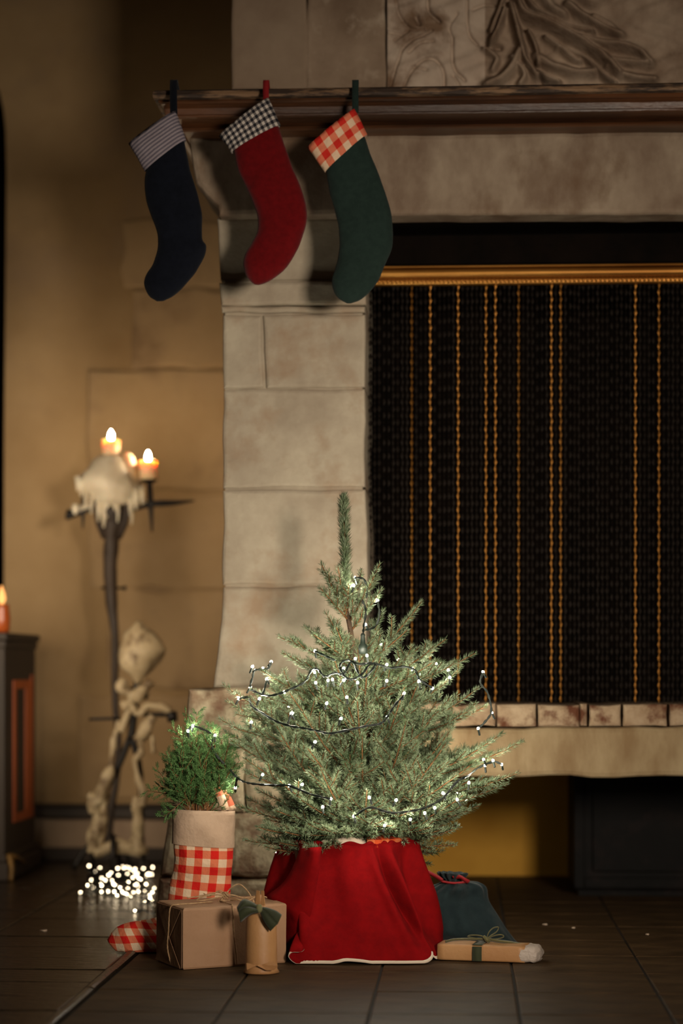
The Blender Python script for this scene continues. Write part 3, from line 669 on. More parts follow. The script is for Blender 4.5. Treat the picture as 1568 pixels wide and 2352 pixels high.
stocking('hanging_stocking', 'dark green christmas stocking with red and white gingham cuff on the mantel',
    z1c([((1305,420),(1458,285)),((1315,500),(1490,375)),((1335,570),(1525,465)),((1352,640),(1558,560)),((1358,705),(1571,650)),((1352,765),(1568,730)),((1338,820),(1545,790)),((1326,862),(1510,865)),((1332,900),(1475,910)),((1352,932),(1440,938)),((1385,952),(1405,952))]),
    z1c([((1230,330),(1420,175)),((1300,430),(1470,278))]), M['teal'], M['greds'], DS, .032, hang(816, 192, 258, M['teal'], .010))
DB = 6.43
def sloop(t):
    b = MB(); path = cat([P(518, 1862, DB - .02), P(508, 1832, DB - .025), P(494, 1806, DB - .02), P(500, 1803, DB - .01), P(522, 1835, DB), P(534, 1862, DB)], 5); rings = []
    for i, c in enumerate(path):
        c = Vector(tuple(c)); nn = RT * .0115 + UP * .004; tn = (Vector(tuple(path[min(i + 1, len(path) - 1)])) - Vector(tuple(path[max(i - 1, 0)]))).normalized(); sd = FW * .002
        rings.append([c - nn - sd, c - nn + sd, c + nn + sd, c + nn - sd])
    b.loft(rings, uv=[(0, i * .004) for i in range(len(path)) for _ in range(4)]); b.build('hanging_loop', M['greds'], t)
st = stocking('standing_stocking', 'red and beige gingham stocking with plain cream cuff standing on the floor, full of cypress',
    [((399,1930),(536,1935)),((400,1965),(535,1972)),((397,2000),(532,2010)),((390,2035),(530,2050)),((384,2068),(527,2090)),((376,2092),(520,2135)),((364,2104),(495,2180)),((345,2110),(440,2203)),((320,2114),(385,2205)),((294,2119),(335,2204)),((272,2128),(298,2200)),((256,2142),(272,2188)),((247,2158),(254,2170))],
    [((396,1857),(540,1862)),((395,1937),(538,1947))], M['gredl'], M['cuffcream'], DB, .046, sloop, ground=True, crumple=.008, group=None)
del_g = st.get('group')
if del_g: del st['group']

# ================================================================== CYPRESS IN THE STOCKING
def frame(d):
    d = np.array(d, float); d /= np.linalg.norm(d); a_ = np.array([0, 0, 1.0]) if abs(d[2]) < .9 else np.array([1.0, 0, 0])
    u = np.cross(d, a_); u /= np.linalg.norm(u); return d, u, np.cross(d, u)
class NB:
    "numpy builder of twigs and needles"
    def __init__(s): s.v = []; s.f = []; s.m = []; s.n = 0
    def needles(s, base, direc, length, width):
        base = np.atleast_2d(base); direc = np.atleast_2d(direc); n = len(base)
        direc = direc / np.linalg.norm(direc, axis=1)[:, None]
        ref = rng.normal(size=(n, 3)); u = np.cross(direc, ref); u /= np.linalg.norm(u, axis=1)[:, None]; w = np.cross(direc, u)
        length = np.broadcast_to(length, (n,))[:, None]; width = np.broadcast_to(width, (n,))[:, None]
        p0 = base + u * width * .5; p1 = base - u * width * .25 + w * width * .43; p2 = base - u * width * .25 - w * width * .43; tip = base + direc * length
        mid = direc * length * .45
        # base point narrow, belly at 45 %, sharp tip
        V = np.stack([base, p0 + mid, p1 + mid, p2 + mid, tip], 1).reshape(-1, 3)
        k = np.arange(n)[:, None] * 5 + s.n
        T = np.array([[0,2,1],[0,3,2],[0,1,3],[4,1,2],[4,2,3],[4,3,1]])
        s.v.append(V); s.f.append((k[:, :, None] + T[None]).reshape(-1, 3)); s.m.append(np.zeros(n * 6, int)); s.n += n * 5
    def stem(s, pts, r0, r1, m=1, n=5):
        pts = np.array(pts); N = len(pts); V = []
        for i in range(N):
            d, u, w = frame(pts[min(i + 1, N - 1)] - pts[max(i - 1, 0)] + 1e-9); r = r0 + (r1 - r0) * i / (N - 1)
            a_ = np.arange(n) * 2 * math.pi / n; V.append(pts[i] + r * (np.cos(a_)[:, None] * u + np.sin(a_)[:, None] * w))
        V = np.concatenate(V); T = []
        for i in range(N - 1):
            for k in range(n):
                a_ = i * n + k; b_ = i * n + (k + 1) % n; T += [(a_, b_, b_ + n), (a_, b_ + n, a_ + n)]
        s.v.append(V); s.f.append(np.array(T) + s.n); s.m.append(np.full(len(T), m)); s.n += len(V)
    def build(s, name, mats, parent):
        return mesh_obj(name, np.concatenate(s.v), np.concatenate(s.f), mats, parent, smooth=False, mi=np.concatenate(s.m))
bq = thing('cypress_bunch', P(465, 1870, DB), 'bunch of green cypress sprigs sticking out of the gingham stocking', 'greenery')
def spray(nb, p, d, L, plane, lvl=0, side=1):
    "flat fern-like cypress spray"
    n = max(3, int(L / .011)); pts = [np.array(p, float)]; d = np.array(d, float); d /= np.linalg.norm(d)
    for i in range(n):
        d = d + rng.normal(size=3) * .05 + np.array([0, 0, .02]); d /= np.linalg.norm(d); pts.append(pts[-1] + d * L / n)
    nb.stem(pts, .0016 if lvl == 0 else .0011, .0007, 1 if lvl == 0 else 0, 4)
    lat = np.cross(d, plane); lat /= np.linalg.norm(lat) + 1e-9
    for i in range(1, n + 1):
        fr = i / n; sg = 1 if i % 2 else -1; base = pts[i]
        if lvl == 0 and L > .05:
            spray(nb, base, d * .8 + lat * sg * .75 + rng.normal(size=3) * .12, max(.018, L * .42 * (1 - fr * .75)), plane, 1)
        else:
            k = 5; bs = base + d * np.linspace(0, L / n, k)[:, None]
            dr = d[None] * .9 + lat[None] * np.where(np.arange(k) % 2, 1, -1)[:, None] * rng.uniform(.5, .8, (k, 1)) + rng.normal(size=(k, 3)) * .2
            nb.needles(bs, dr, rng.uniform(.007, .013, k) * (1.15 - .4 * fr), .0022)
tg = [(440,1640),(462,1668),(430,1678),(480,1690),(500,1680),(418,1700),(405,1735),(382,1750),(470,1720),(510,1725),(400,1785),(450,1760),(490,1770),(395,1815),(425,1800),(520,1780),(440,1825),(480,1820),(415,1842),(535,1760),(448,1655),(528,1705),(460,1790),(505,1820),(412,1760),(436,1720)]
for i, (x, y) in enumerate(tg):
    nb = NB(); dd = DB + rng.uniform(-.05, .045); b0 = np.array(P(455 + (x - 455) * .35, 1872, DB + rng.uniform(-.02, .02))); e = np.array(P(x, y, dd)); L = np.linalg.norm(e - b0)
    mid = b0 + (e - b0) * max(0, 1 - .17 / L)
    nb.stem([b0, (b0 + mid) / 2 + rng.normal(size=3) * .004, mid], .0024, .0017, 1, 5)
    # several fans along the sprig
    for fr in np.linspace(.12, 1, 8):
        pp = b0 + (e - b0) * fr * .8; dv = (e - b0) / L
        spray(nb, pp, dv + rng.normal(size=3) * .38 + (np.array([0, 0, .15])), rng.uniform(.06, .10), np.array(FW) + rng.normal(size=3) * .45)
    nb.build('sprig', [M['cypress'], M['bark']], bq)
nb = NB()
for e in [(390,1840),(402,1836),(396,1848),(411,1830)]:
    p0 = np.array(P(430, 1862, DB - .02)); p1 = np.array(P(412, 1848, DB - .03)); p2 = np.array(P(e[0], e[1], DB - .03)); nb.stem([p0, p1, p2], .0018, .001, 0)
nb.build('bare_twig', [M['trunk']], bq)

# ================================================================== TREE
DT = 6.42; TXP = 838
tb = P(TXP, 1945, DT); tr0 = thing('christmas_tree', Vector((tb.x, tb.y, tb.z - .10)), 'small blue-green spruce tree lit with string lights and standing in a red skirt', 'tree')
def T(px, py, dd=0): return np.array(P(px, py, DT + dd))
trunk_px = [(838,2010),(838,1945),(836,1800),(828,1650),(815,1530),(805,1450),(796,1400),(792,1330)]
tpts = cat([T(*p) for p in trunk_px], 4)
b = MB(); b.tube(tpts, list(np.linspace(.019, .0035, len(tpts))), 10, lump=.2); b.build('trunk', M['trunk'], tr0)
tz = np.array([p[2] for p in tpts]); 
def trunk_at(z):
    i = np.argsort(tz); return np.array([np.interp(z, tz[i], np.array([p[k] for p in tpts])[i]) for k in range(2)] + [z])
def shoot_needles(nb, pts, dens, nl, ang, tight=False, skip=0.0):
    pts = np.array(pts); seg = np.diff(pts, axis=0); sl = np.linalg.norm(seg, axis=1); L = sl.sum(); n = int(L * dens)
    if n < 4: return
    s = np.sort(rng.uniform(skip * L, L * .995, n)); cum = np.concatenate([[0], np.cumsum(sl)]); idx = np.clip(np.searchsorted(cum, s) - 1, 0, len(sl) - 1)
    tt = (s - cum[idx]) / sl[idx]; base = pts[idx] + seg[idx] * tt[:, None]; d = seg[idx] / sl[idx][:, None]
    up = np.array([0, 0, 1.0]); lat = np.cross(d, up) + np.cross(d, np.array([0, 1., 0])) * .02; lat /= np.linalg.norm(lat, axis=1)[:, None] + 1e-9; w = np.cross(lat, d)
    a_ = rng.uniform(0, 2 * math.pi, n)
    # needles comb towards the sides and the upper face
    ca = np.cos(a_); sa = np.sin(a_) * .8 + .25 * (1 - np.abs(d[:, 2]))
    rad = lat * ca[:, None] + w * sa[:, None]; rad /= np.linalg.norm(rad, axis=1)[:, None]
    fr = s / L; an = np.radians(ang) * (1 - .45 * np.clip((fr - .9) / .1, 0, 1)) + rng.normal(size=n) * .10
    direc = d * np.cos(an)[:, None] + rad * np.sin(an)[:, None] + np.array([0, 0, .10])
    ln = nl * rng.uniform(.8, 1.1, n) * (1 - .25 * np.clip((fr - .92) / .08, 0, 1)) * (.75 + .25 * np.clip(fr / .15, 0, 1))
    nb.needles(base, direc, ln, .0018)
def curve(p, d, L, lift, n=7, wob=.04):
    pts = [np.array(p, float)]; d = np.array(d, float); d /= np.linalg.norm(d)
    for i in range(n):
        d = d + np.array([0, 0, lift / n]) + rng.normal(size=3) * wob; d /= np.linalg.norm(d); pts.append(pts[-1] + d * L / n)
    return pts
NL = .0215; DENS = 1250
def branch(nb, base, tip, sag=.15, side=1.0, ord2=True):
    base = np.array(base); tip = np.array(tip); L = np.linalg.norm(tip - base); ch = (tip - base) / L
    up = np.array([0, 0, 1.0]); n = 10
    ctrl = (base + tip) / 2 - up * L * sag + rng.normal(size=3) * L * .03
    ts = np.linspace(0, 1, n + 1)[:, None]; pts = (1 - ts) ** 2 * base + 2 * (1 - ts) * ts * ctrl + ts ** 2 * tip
    nb.stem(pts, .0022 + L * .009, .0013, 1, 5)
    k = max(0, int(n * .15)); shoot_needles(nb, pts[k:], DENS, NL, 52)
    # side shoots in opposite-ish pairs
    m = max(3, int(L / .040)); 
    for i in range(m):
        fr = .14 + .60 * (i + .5) / m
        if rng.random() < .08: continue
        for sg in (-1, 1):
            if rng.random() < .18: continue
            j = min(int((fr + rng.uniform(-.03, .03)) * n), n - 1); p = pts[j] + (pts[j + 1] - pts[j]) * rng.random(); d = pts[j + 1] - pts[j]; d /= np.linalg.norm(d)
            lat = np.cross(d, up); ln = np.linalg.norm(lat)
            if ln < .25:
                lat = np.cross(d, np.array([rng.normal(), rng.normal(), 0])); ln = np.linalg.norm(lat)
            lat /= ln; w = np.cross(lat, d)
            sl = side * (.05 + L * .42 * (1 - fr)) * rng.uniform(.75, 1.15)
            dr = d * .72 + lat * sg * .72 + w * rng.uniform(-.18, .34)
            sp = curve(p, dr, sl, .30, 6, .03); nb.stem(sp, .0016, .001, 1, 4); shoot_needles(nb, sp, DENS, NL * .95, 52)
            if sl > .105 and ord2:
                for q_ in range(int(sl / .042)):
                    jj = 1 + int(rng.random() * 4); p3 = np.array(sp[jj]); d3 = np.array(sp[jj + 1]) - p3; d3 /= np.linalg.norm(d3); s3 = 1 if q_ % 2 else -1
                    l3 = np.cross(d3, up); l3 /= np.linalg.norm(l3) + 1e-9
                    s_ = curve(p3, d3 * .75 + l3 * s3 * .7 + up * .12, rng.uniform(.035, .065), .2, 4, .03); nb.stem(s_, .0013, .0009, 1, 4); shoot_needles(nb, s_, DENS, NL * .9, 48)
def add_branch(*a_, **k): nb = NB(); branch(nb, *a_, **k); return nb.build('branch', [M['needle'], M['bark']], tr0)
# leader
nb = NB(); lp = cat([T(797,1400), T(795,1340), T(792,1260), T(790,1190), T(789,1142)], 3); nb.stem(lp, .005, .0022, 1, 6)
shoot_needles(nb, lp, 5200, .034, 44)
for s_ in (-.6, 0, .6): shoot_needles(nb, [T(789,1150), T(789 + s_ * 6, 1138)], 2600, .010, 30)
nb.build('leader', [M['needle'], M['bark']], tr0)
# branches that make the outline: base height (pixel row on the trunk), tip x, tip y, depth offset, side-shoot scale
out_b = [(1420,736,1292,-.02,.55),(1412,776,1302,-.05,.55),(1430,872,1294,-.03,.6),(1450,876,1352,-.05,.5),(1425,735,1350,-.06,.5),(1405,800,1340,-.06,.45),(1430,830,1310,.06,.5),
         (1520,748,1408,-.04,.6),(1535,640,1462,-.03,.7),(1530,718,1456,-.10,.6),(1550,968,1382,-.03,.75),(1540,936,1446,-.08,.6),(1530,772,1440,-.13,.6),(1540,880,1400,.06,.6),(1530,700,1440,.08,.6),
         (1600,1024,1468,-.04,.8),(1620,1092,1500,-.03,.8),(1590,995,1520,-.15,.7),(1610,600,1540,-.08,.8),(1620,576,1585,-.05,.8),(1580,650,1500,.06,.8),
         (1690,512,1572,-.02,.85),(1700,500,1650,-.07,.85),(1710,520,1610,.06,.8),(1690,1098,1580,-.08,.85),(1700,1118,1620,.02,.8),(1680,1060,1530,.06,.8),
         (1780,1154,1684,.06,.7),(1800,1202,1702,-.02,.62),(1830,1190,1776,-.04,.62),(1800,1130,1700,-.12,.7),(1850,1165,1800,.08,.6),(1870,1090,1830,-.12,.7),
         (1790,530,1700,-.08,.8),(1830,560,1770,-.14,.8),(1780,515,1680,.06,.8),(1880,545,1850,-.05,.8),(1900,560,1930,-.02,.6),(1900,610,1945,-.14,.6),
         (1915,1040,1905,-.10,.6),(1915,1045,1940,-.05,.6),(1918,988,1985,.02,.6),(1915,1015,1955,.04,.6),(1900,1100,1850,.05,.7),(1905,700,1945,-.25,.8),(1890,790,1908,-.26,.7),(1915,650,1955,-.04,.8),(1900,640,1935,-.18,.9),(1885,900,1895,-.26,.7),(1890,960,1900,-.2,.8),(1885,740,1900,-.33,.8),(1880,860,1880,-.34,.8),(1890,590,1900,-.16,.9)]
for (pb_, tx, ty, dd, sd) in out_b:
    bs = trunk_at(T(TXP, pb_)[2]); tp = T(tx, ty, dd); rise = (tp[2] - bs[2]) / np.linalg.norm(tp - bs)
    add_branch(bs, tp, sag=.16 if ty > 1500 else .06, side=sd)
# filling whorls
prof_py = [1470, 1510, 1560, 1620, 1700, 1780, 1850, 1900, 1940]; prof_r = [.08, .13, .21, .285, .345, .37, .345, .31, .25]
nf = 84
for i in range(nf):
    u = (i + .5) / nf; py = np.interp(u, [0, .25, .6, 1], [1475, 1590, 1760, 1945]); az = i * 2.39996 + rng.uniform(-.2, .2)
    r = np.interp(py, prof_py, prof_r) * rng.uniform(.82, 1.04); el = np.interp(py, [1475, 1650, 1800, 1945], [58, 44, 26, -2]) + rng.uniform(-8, 8)
    zt_ = T(TXP, py)[2]; c = trunk_at(min(zt_, 1.1)); tip = np.array([c[0] + r * math.cos(az) * 1.03, c[1] + r * math.sin(az), zt_])
    if r * math.sin(az) > .33: continue
    if math.sin(az) < -.2 and py > 1900 and math.cos(az) > -.5: zt_ += (py - 1900) / F * DT; tip[2] = zt_
    bz = max(zt_ - r * math.tan(R(el)), .345 + .05 * rng.random()); bs = trunk_at(bz)
    add_branch(bs, tip, sag=.12, side=.85, ord2=True)

# ---- string lights on the tree
def cp(x, y): return (360 + x / 1.762, 1100 + y / 1.762)
def front(px, py, extra=.0):
    r = np.interp(py, [1300, 1400, 1460, 1520, 1600, 1700, 1800, 1880, 1950], [.05, .07, .12, .22, .33, .385, .385, .33, .2]); cxp = np.interp(py, [1400, 1700], [800, 842])
    dx = (px - cxp) / F * DT; return -math.sqrt(max(r * r - dx * dx, 0)) * .97 - extra
def C_(py, az, r_):
    z = T(TXP, py)[2]; c = trunk_at(min(z, 1.1)); return Vector((c[0] + r_ * math.cos(az), c[1] + r_ * math.sin(az), z))
ls = thing('string_lights', Vector(tuple(T(800, 1600, -.2))), 'string of warm white fairy lights on dark green wire wound round the tree', 'string lights')
bulbs = [(803,400),(797,432),(893,493),(845,590),(640,697),(463,740),(387,760),(430,767),(378,843),(332,890),(415,890),(445,812),(638,782),(643,825),(693,815),(711,812),(756,766),(756,815),(803,728),(850,715),(812,825),(930,752),(930,817),(1060,820),(1130,748),(1179,773),(1185,804),(1115,847),(1320,782),(1000,868),(769,884),(687,908),(544,950),(382,985),(932,964),(1355,946),(1300,1010),(126,1020),(145,1000),(235,1038),(428,1197),(536,1242),(318,1249),(640,1065),(745,970),(703,1295),(671,1328),(797,1366),(860,1290),(921,1403),(1158,1272),(1215,1298),(1262,1230),(1322,1136),(1360,1140),(1395,1155),(1328,1160),(1124,1331),(1084,1352),(1025,1378),(588,1237),(487,1513),(968,1300)]
back = []
for k in range(30):
    py = 1480 + 370 * ((k * .618) % 1) ** .7; az = R(14 + 152 * ((k * .382 + .1) % 1)); rr_ = np.interp(py, prof_py, prof_r) * 1.02
    back.append(C_(py, az, rr_))
def icos(name, r, m, sub=1, sq=1.25):
    me = bpy.data.meshes.new(name); bm = bmesh.new(); bmesh.ops.create_icosphere(bm, subdivisions=sub, radius=r); bmesh.ops.scale(bm, vec=(1, 1, sq), verts=bm.verts)
    bm.to_mesh(me); bm.free(); me.materials.append(m); me.polygons.foreach_set('use_smooth', [True] * len(me.polygons)); return me
bm_b = icos('bulb', .0040, M['bulb'])
def socket_mesh():
    v, f = tube_geo([(0, 0, 0), (0, 0, .008), (0, 0, .016), (0, 0, .018)], [.0028, .0032, .0030, .0022], 8); me = bpy.data.meshes.new('socket'); me.from_pydata([tuple(x) for x in v], [], f); me.update(); me.materials.append(M['wire']); return me
sk = socket_mesh()
bpos = []
for p in back:
    o = bpy.data.objects.new('bulb', bm_b); COL.objects.link(o); o.parent = ls; o.location = p - ls.location
for (x, y) in bulbs:
    px, py = cp(x, y); edge = px < 460 or px > 1150 or (px > 860 and py < 1390)
    dd = -.03 if edge else front(px, py, .012)
    if px < 510 and py > 1640: dd = DB - DT - .05
    p = P(px, py, DT + dd); bpos.append((px, py, p))
    o = bpy.data.objects.new('bulb', bm_b); COL.objects.link(o); o.parent = ls; o.location = p - ls.location; an = (rnd.uniform(-.6, .6), rnd.uniform(-.6, .6), 0); o.rotation_euler = an
    s_ = bpy.data.objects.new('socket', sk); COL.objects.link(s_); s_.parent = o; s_.rotation_euler = (math.pi + rnd.uniform(-.3, .3), 0, 0); s_.location = (0, 0, -.003)
wires = [[(463,740),(452,765),(430,770),(395,775),(388,800),(378,843),(400,862),(450,878),(500,868),(540,852),(600,820),(625,775),(650,770),(680,800),(720,785),(756,790),(790,740),(830,805),(880,760),(870,745),(820,750),(770,733),(740,755),(760,800),(790,812),(830,790),(870,748),(940,765),(1000,760),(1045,775),(1060,810),(1115,847)],
         [(332,890),(370,885),(385,920),(430,950),(480,980),(540,1000),(600,1010),(650,1020),(700,1030),(780,1015),(850,1000),(905,990),(932,964),(960,920),(1000,875)],
         [(235,1040),(220,1080),(250,1130),(290,1170),(325,1210),(360,1228),(400,1235),(470,1240),(536,1242),(620,1275),(703,1295)],
         [(1320,782),(1308,825),(1335,860),(1348,900),(1352,946),(1330,980),(1300,1010)], [(893,493),(900,550),(882,598),(845,610)], [(830,490),(845,530),(838,590),(834,625)],
         [(797,1366),(860,1330),(920,1345),(960,1352),(1040,1342),(1100,1325),(1158,1290),(1215,1225),(1262,1200),(1300,1170),(1360,1145),(1395,1155)],
         [(640,697),(680,715),(720,735)], [(126,1020),(145,1000),(190,1015),(235,1038)], [(800,400),(835,405),(850,440),(848,480)], [(318,1249),(325,1212)], [(544,950),(530,990)], [(445,812),(430,870)]]
def cable(mb, path3, r=.0022, tw=.0018):
    pts = cat(path3, 6); n = len(pts)
    for ph in (0, math.pi):
        q_ = []
        for i, p in enumerate(pts):
            p = Vector(tuple(p)); a_ = i * .9 + ph; q_.append(p + UP * tw * math.cos(a_) + RT * tw * math.sin(a_))
        mb.tube(q_, r, 5)
b = MB()
for wv in wires:
    pth = []
    for (x, y) in wv:
        px, py = cp(x, y); edge = px > 1090 or (px > 860 and py < 1460) or (px < 500)
        dd = (-.035 if not (px < 520 and py > 1640) else DB - DT - .05) if edge else front(px, py, .028)
        pth.append(P(px, py, DT + dd))
    cable(b, pth)
b.build('wire', M['wire'], ls)
b = MB(); c = P(833, 1478, DT - .14); b.loft([circle(c, r, 12, h) for r, h in ((.013, -.030), (.013, -.006), (.008, 0), (.006, .02), (.007, .024), (.004, .03))]); b.build('plug', M['wire'], ls)

# ---- heap of fairy lights on the floor at the left
heap = [(803,742),(850,790),(899,760),(1060,762),(1105,750),(1140,755),(1175,780),(1205,795),(1235,810),(1000,803),(978,825),(1065,827),(1145,815),(1290,716),(1300,780),(1325,820),(1372,755),(1366,818),(1195,848),(1248,852),(915,852),(825,868),(948,870),(1006,872),(790,915),(825,925),(915,920),(1035,915),(1080,935),(1155,887),(1150,945),(1212,915),(1245,930),(1315,905),(1305,960),(1390,945),(725,980),(915,975),(972,970),(1028,972),(1095,970),(1125,990),(1200,980),(1180,1010),(1245,970),(1345,1005),(1370,980),(1368,1055),(1300,1055),(1055,1005),(1215,1145),(1320,840),(1020,895),(1120,765),(1160,760),(1310,770),(1290,765),(1190,780),(1225,825),(1265,860),(1215,770),(1340,815),(1100,985),(1140,1000),(1230,905),(1020,905),(1050,925),(840,935),(905,905),(1350,1030)]
hp = thing('string_lights', PF(290, 2045), 'glowing heap of fairy lights lying on the glossy floor at the left', 'string lights')
bm_p = icos('bulb', .0040, M['pilebulb']); pp = []
for (x, y) in heap:
    px = x / 3.92; py = 1800 + y / 3.92; dl = rnd.uniform(8, 38) if y < 940 else rnd.uniform(4, 14)
    if (x, y) in ((725, 980), (1215, 1145)): dl = 5
    p = P(px, py, 4200 / (py - HY + dl)); p.z = max(p.z, .008); pp.append(p)
    o = bpy.data.objects.new('bulb', bm_p); COL.objects.link(o); o.parent = hp; o.location = p - hp.location; o.rotation_euler = (rnd.uniform(-1.4, 1.4), rnd.uniform(-1.4, 1.4), 0)
    s_ = bpy.data.objects.new('socket', sk); COL.objects.link(s_); s_.parent = o; s_.rotation_euler = (math.pi, 0, 0); s_.location = (0, 0, -.003)
b = MB(); rem = pp[:]; cur = rem.pop(0); path = [cur]
while rem:
    rem.sort(key=lambda v: (v - cur).length + rnd.random() * .03); nx = rem.pop(0); md = (cur + nx) / 2 + Vector((rnd.uniform(-.02, .02), rnd.uniform(-.03, .03), 0)); md.z = max(.006, min(md.z, .1) - rnd.random() * .03); path += [md, nx]; cur = nx
b.tube(cat(path, 4), .0021, 5)
b.tube(cat([PF(312, 2094, .01), PF(330, 2090, .02), PF(345, 2098, .008), PF(356, 2096, .01), PF(361, 2080, .03)], 5), .0023, 5)
b.tube(cat([PF(318, 2075, .03), PF(335, 2068, .05), PF(350, 2085, .01), PF(358, 2100, .01)], 5), .0023, 5)
b.build('wire', M['wire'], hp)

# ================================================================== POT, SKIRT
C0 = P(797, 2000, DT); C0.z = 0; ZT = .333
pt = thing('plant_pot', C0, 'bucket under the red cloth that holds the tree', 'pot')
b = MB(); b.loft([circle(C0, r, 40, h) for r, h in ((.150, 0), (.183, ZT - .03), (.188, ZT - .022), (.188, ZT - .016), (.178, ZT - .016), (.170, ZT - .06))], cap1=True); b.build('bucket', M['pot'], pt)
skt = thing('tree_skirt', C0, 'red cloth with cream edging draped round the pot of the tree', 'tree skirt')
ctl = [(-180, 800, 2130, 6.74), (-150, 700, 2140, 6.70), (-125, 640, 2150, 6.62), (-105, 608, 2160, 6.50), (-92, 600, 2175, 6.40), (-80, 618, 2192, 6.32), (-70, 652, 2196, 6.27), (-62, 676, 2183, 6.22), (-57, 692, 2176, 6.18), (-54.5, 696, 2181, 6.155), (-52, 688, 2187, 6.14), (-49, 670, 2188, 6.14), (-46, 663, 2197, 6.14), (-42, 674, 2210, 6.14), (-36, 695, 2217, 6.145),
       (-26, 740, 2217, 6.145), (-18, 775, 2212, 6.14), (-12, 795, 2208, 6.14), (-5, 830, 2210, 6.14), (2, 870, 2215, 6.145), (12, 925, 2215, 6.145), (20, 962, 2214, 6.15), (25, 982, 2210, 6.155), (28, 993, 2201, 6.165), (30.5, 994, 2189, 6.175), (33, 989, 2180, 6.19), (36, 983, 2178, 6.205), (39, 982, 2184, 6.22), (44, 992, 2196, 6.235), (52, 1008, 2206, 6.26), (64, 1020, 2190, 6.36), (85, 1015, 2160, 6.5), (110, 985, 2145, 6.62), (145, 900, 2135, 6.70)]
hem = cat([(a_, x, y, d) for a_, x, y, d in ctl] + [(180, 800, 2130, 6.74)], 6); NR = 24; rows = []
for (an, px, py, d) in hem:
    h = P(px, py, d); h.z = max(h.z, .004)
    if abs(an) > 66 or (px < 655): h.z = .004
    ra = R(an); rt = .196 + .004 * math.sin(5 * ra); top = C0 + Vector((rt * math.sin(ra), -rt * math.cos(ra), ZT))
    if an > 20: top += Vector((.012 * min(1, (an - 20) / 40), 0, 0))
    colm = []
    for j in range(NR + 1):
        t = j / NR; s_ = t ** 1.25; p = top.lerp(h, s_); p.z = top.z + (h.z - top.z) * t
        # soft vertical folds: two deep ones left and right of the front, lighter ones between
        fold = 0
        for (fc, fwid, amp) in ((-52, 10, -.038), (-33, 5, .024), (-88, 9, .02), (29, 4.5, -.034), (37, 5, .022), (21, 4, .012), (2, 10, .004), (56, 9, -.022), (72, 9, .02), (-12, 8, -.005)):
            fold += amp * math.exp(-((an - fc) / fwid) ** 2)
        env = math.sin(math.pi * min(1, t * .9 + .05)) * .9
        rad = Vector((math.sin(ra), -math.cos(ra), 0)); p += rad * fold * 1.7 * env * (1.0 if t < .8 else (1 - t) / .2)
        p += rad * .0025 * noise.noise(p * 14)
        colm.append(p)
    rows.append(colm)
# overlapping drape at the left: pull a few columns outward at mid height
b = MB(); n = len(rows); v = [p for c_ in rows for p in c_]; f = []
for i in range(n - 1):
    for j in range(NR): k0 = i * (NR + 1) + j; f.append((k0, k0 + 1, k0 + NR + 2, k0 + NR + 1))
b.add(v, f); o = b.build('cloth', M['skirt'], skt); solidify(o, .003)
# rim folded over the pot
b = MB(); rg = [[c_[0] + Vector((0, 0, 0)) for c_ in rows]]
for (sc_, dz) in ((.985, .004), (.95, .004), (.88, -.004), (.8, -.02)):
    rg.append([Vector((C0.x + (c_[0].x - C0.x) * sc_, C0.y + (c_[0].y - C0.y) * sc_, ZT + dz + .004 * math.sin(i_ * .5))) for i_, c_ in enumerate(rows)])
v, f = loft_geo(rg, False, False, closed=False); b.add(v, f); solidify(b.build('rim', M['skirt'], skt), .003)
b = MB(); hp_ = [c_[-1] + Vector((0, 0, .002)) for c_ in rows]
rings = []
for i, p in enumerate(hp_):
    q_ = rows[i][-2]; dr = (q_ - p).normalized(); nn = Vector((math.sin(R(hem[i][0])), -math.cos(R(hem[i][0])), 0)) * .0026
    p = Vector((p.x, p.y, max(p.z - .002, .002)))
    rings.append([p - nn, p + nn, p + nn + dr * .0095, p - nn + dr * .0095])
b.loft(rings); b.build('hem_tape', M['trim'], skt)
# big overlapping flap of the skirt at the left
b = MB(); E = [(690,1948),(676,1985),(660,2015),(640,2038),(613,2056)]; G = [(738,1945),(732,2000),(724,2050),(716,2090),(708,2120)]; Fl = [(650,1945),(648,1990),(640,2020),(628,2046),(606,2062)]
rings = []
EE = cat(E, 4); GG = cat(G, 4)
for i in range(len(EE)):
    u = i / (len(EE) - 1); row = []
    for k in range(9):
        w = k / 8; x = EE[i][0] * (1 - w) + GG[i][0] * w; y = EE[i][1] * (1 - w) + GG[i][1] * w
        dep = 6.235 + .055 * u - (.095 + .045 * u) * w - .014 * math.sin(w * math.pi) + .10 * max(0, w - .7)
        row.append(P(x, y, dep))
    rings.append(row)
last = rings[-1]
for s_ in range(1, 9):
    row = []
    for k in range(9):
        w = k / 8; p = last[k].copy(); tz_ = .004 if k < 7 else .012; p.z = p.z + (tz_ - p.z) * s_ / 8; p += FW * (.085 * (1 - w) * math.sqrt(s_ / 8)); row.append(p)
    rings.append(row)
v, f = loft_geo(rings, False, False, closed=False); b.add(v, f); solidify(b.build('overlap_fold', M['skirt'], skt), .003)
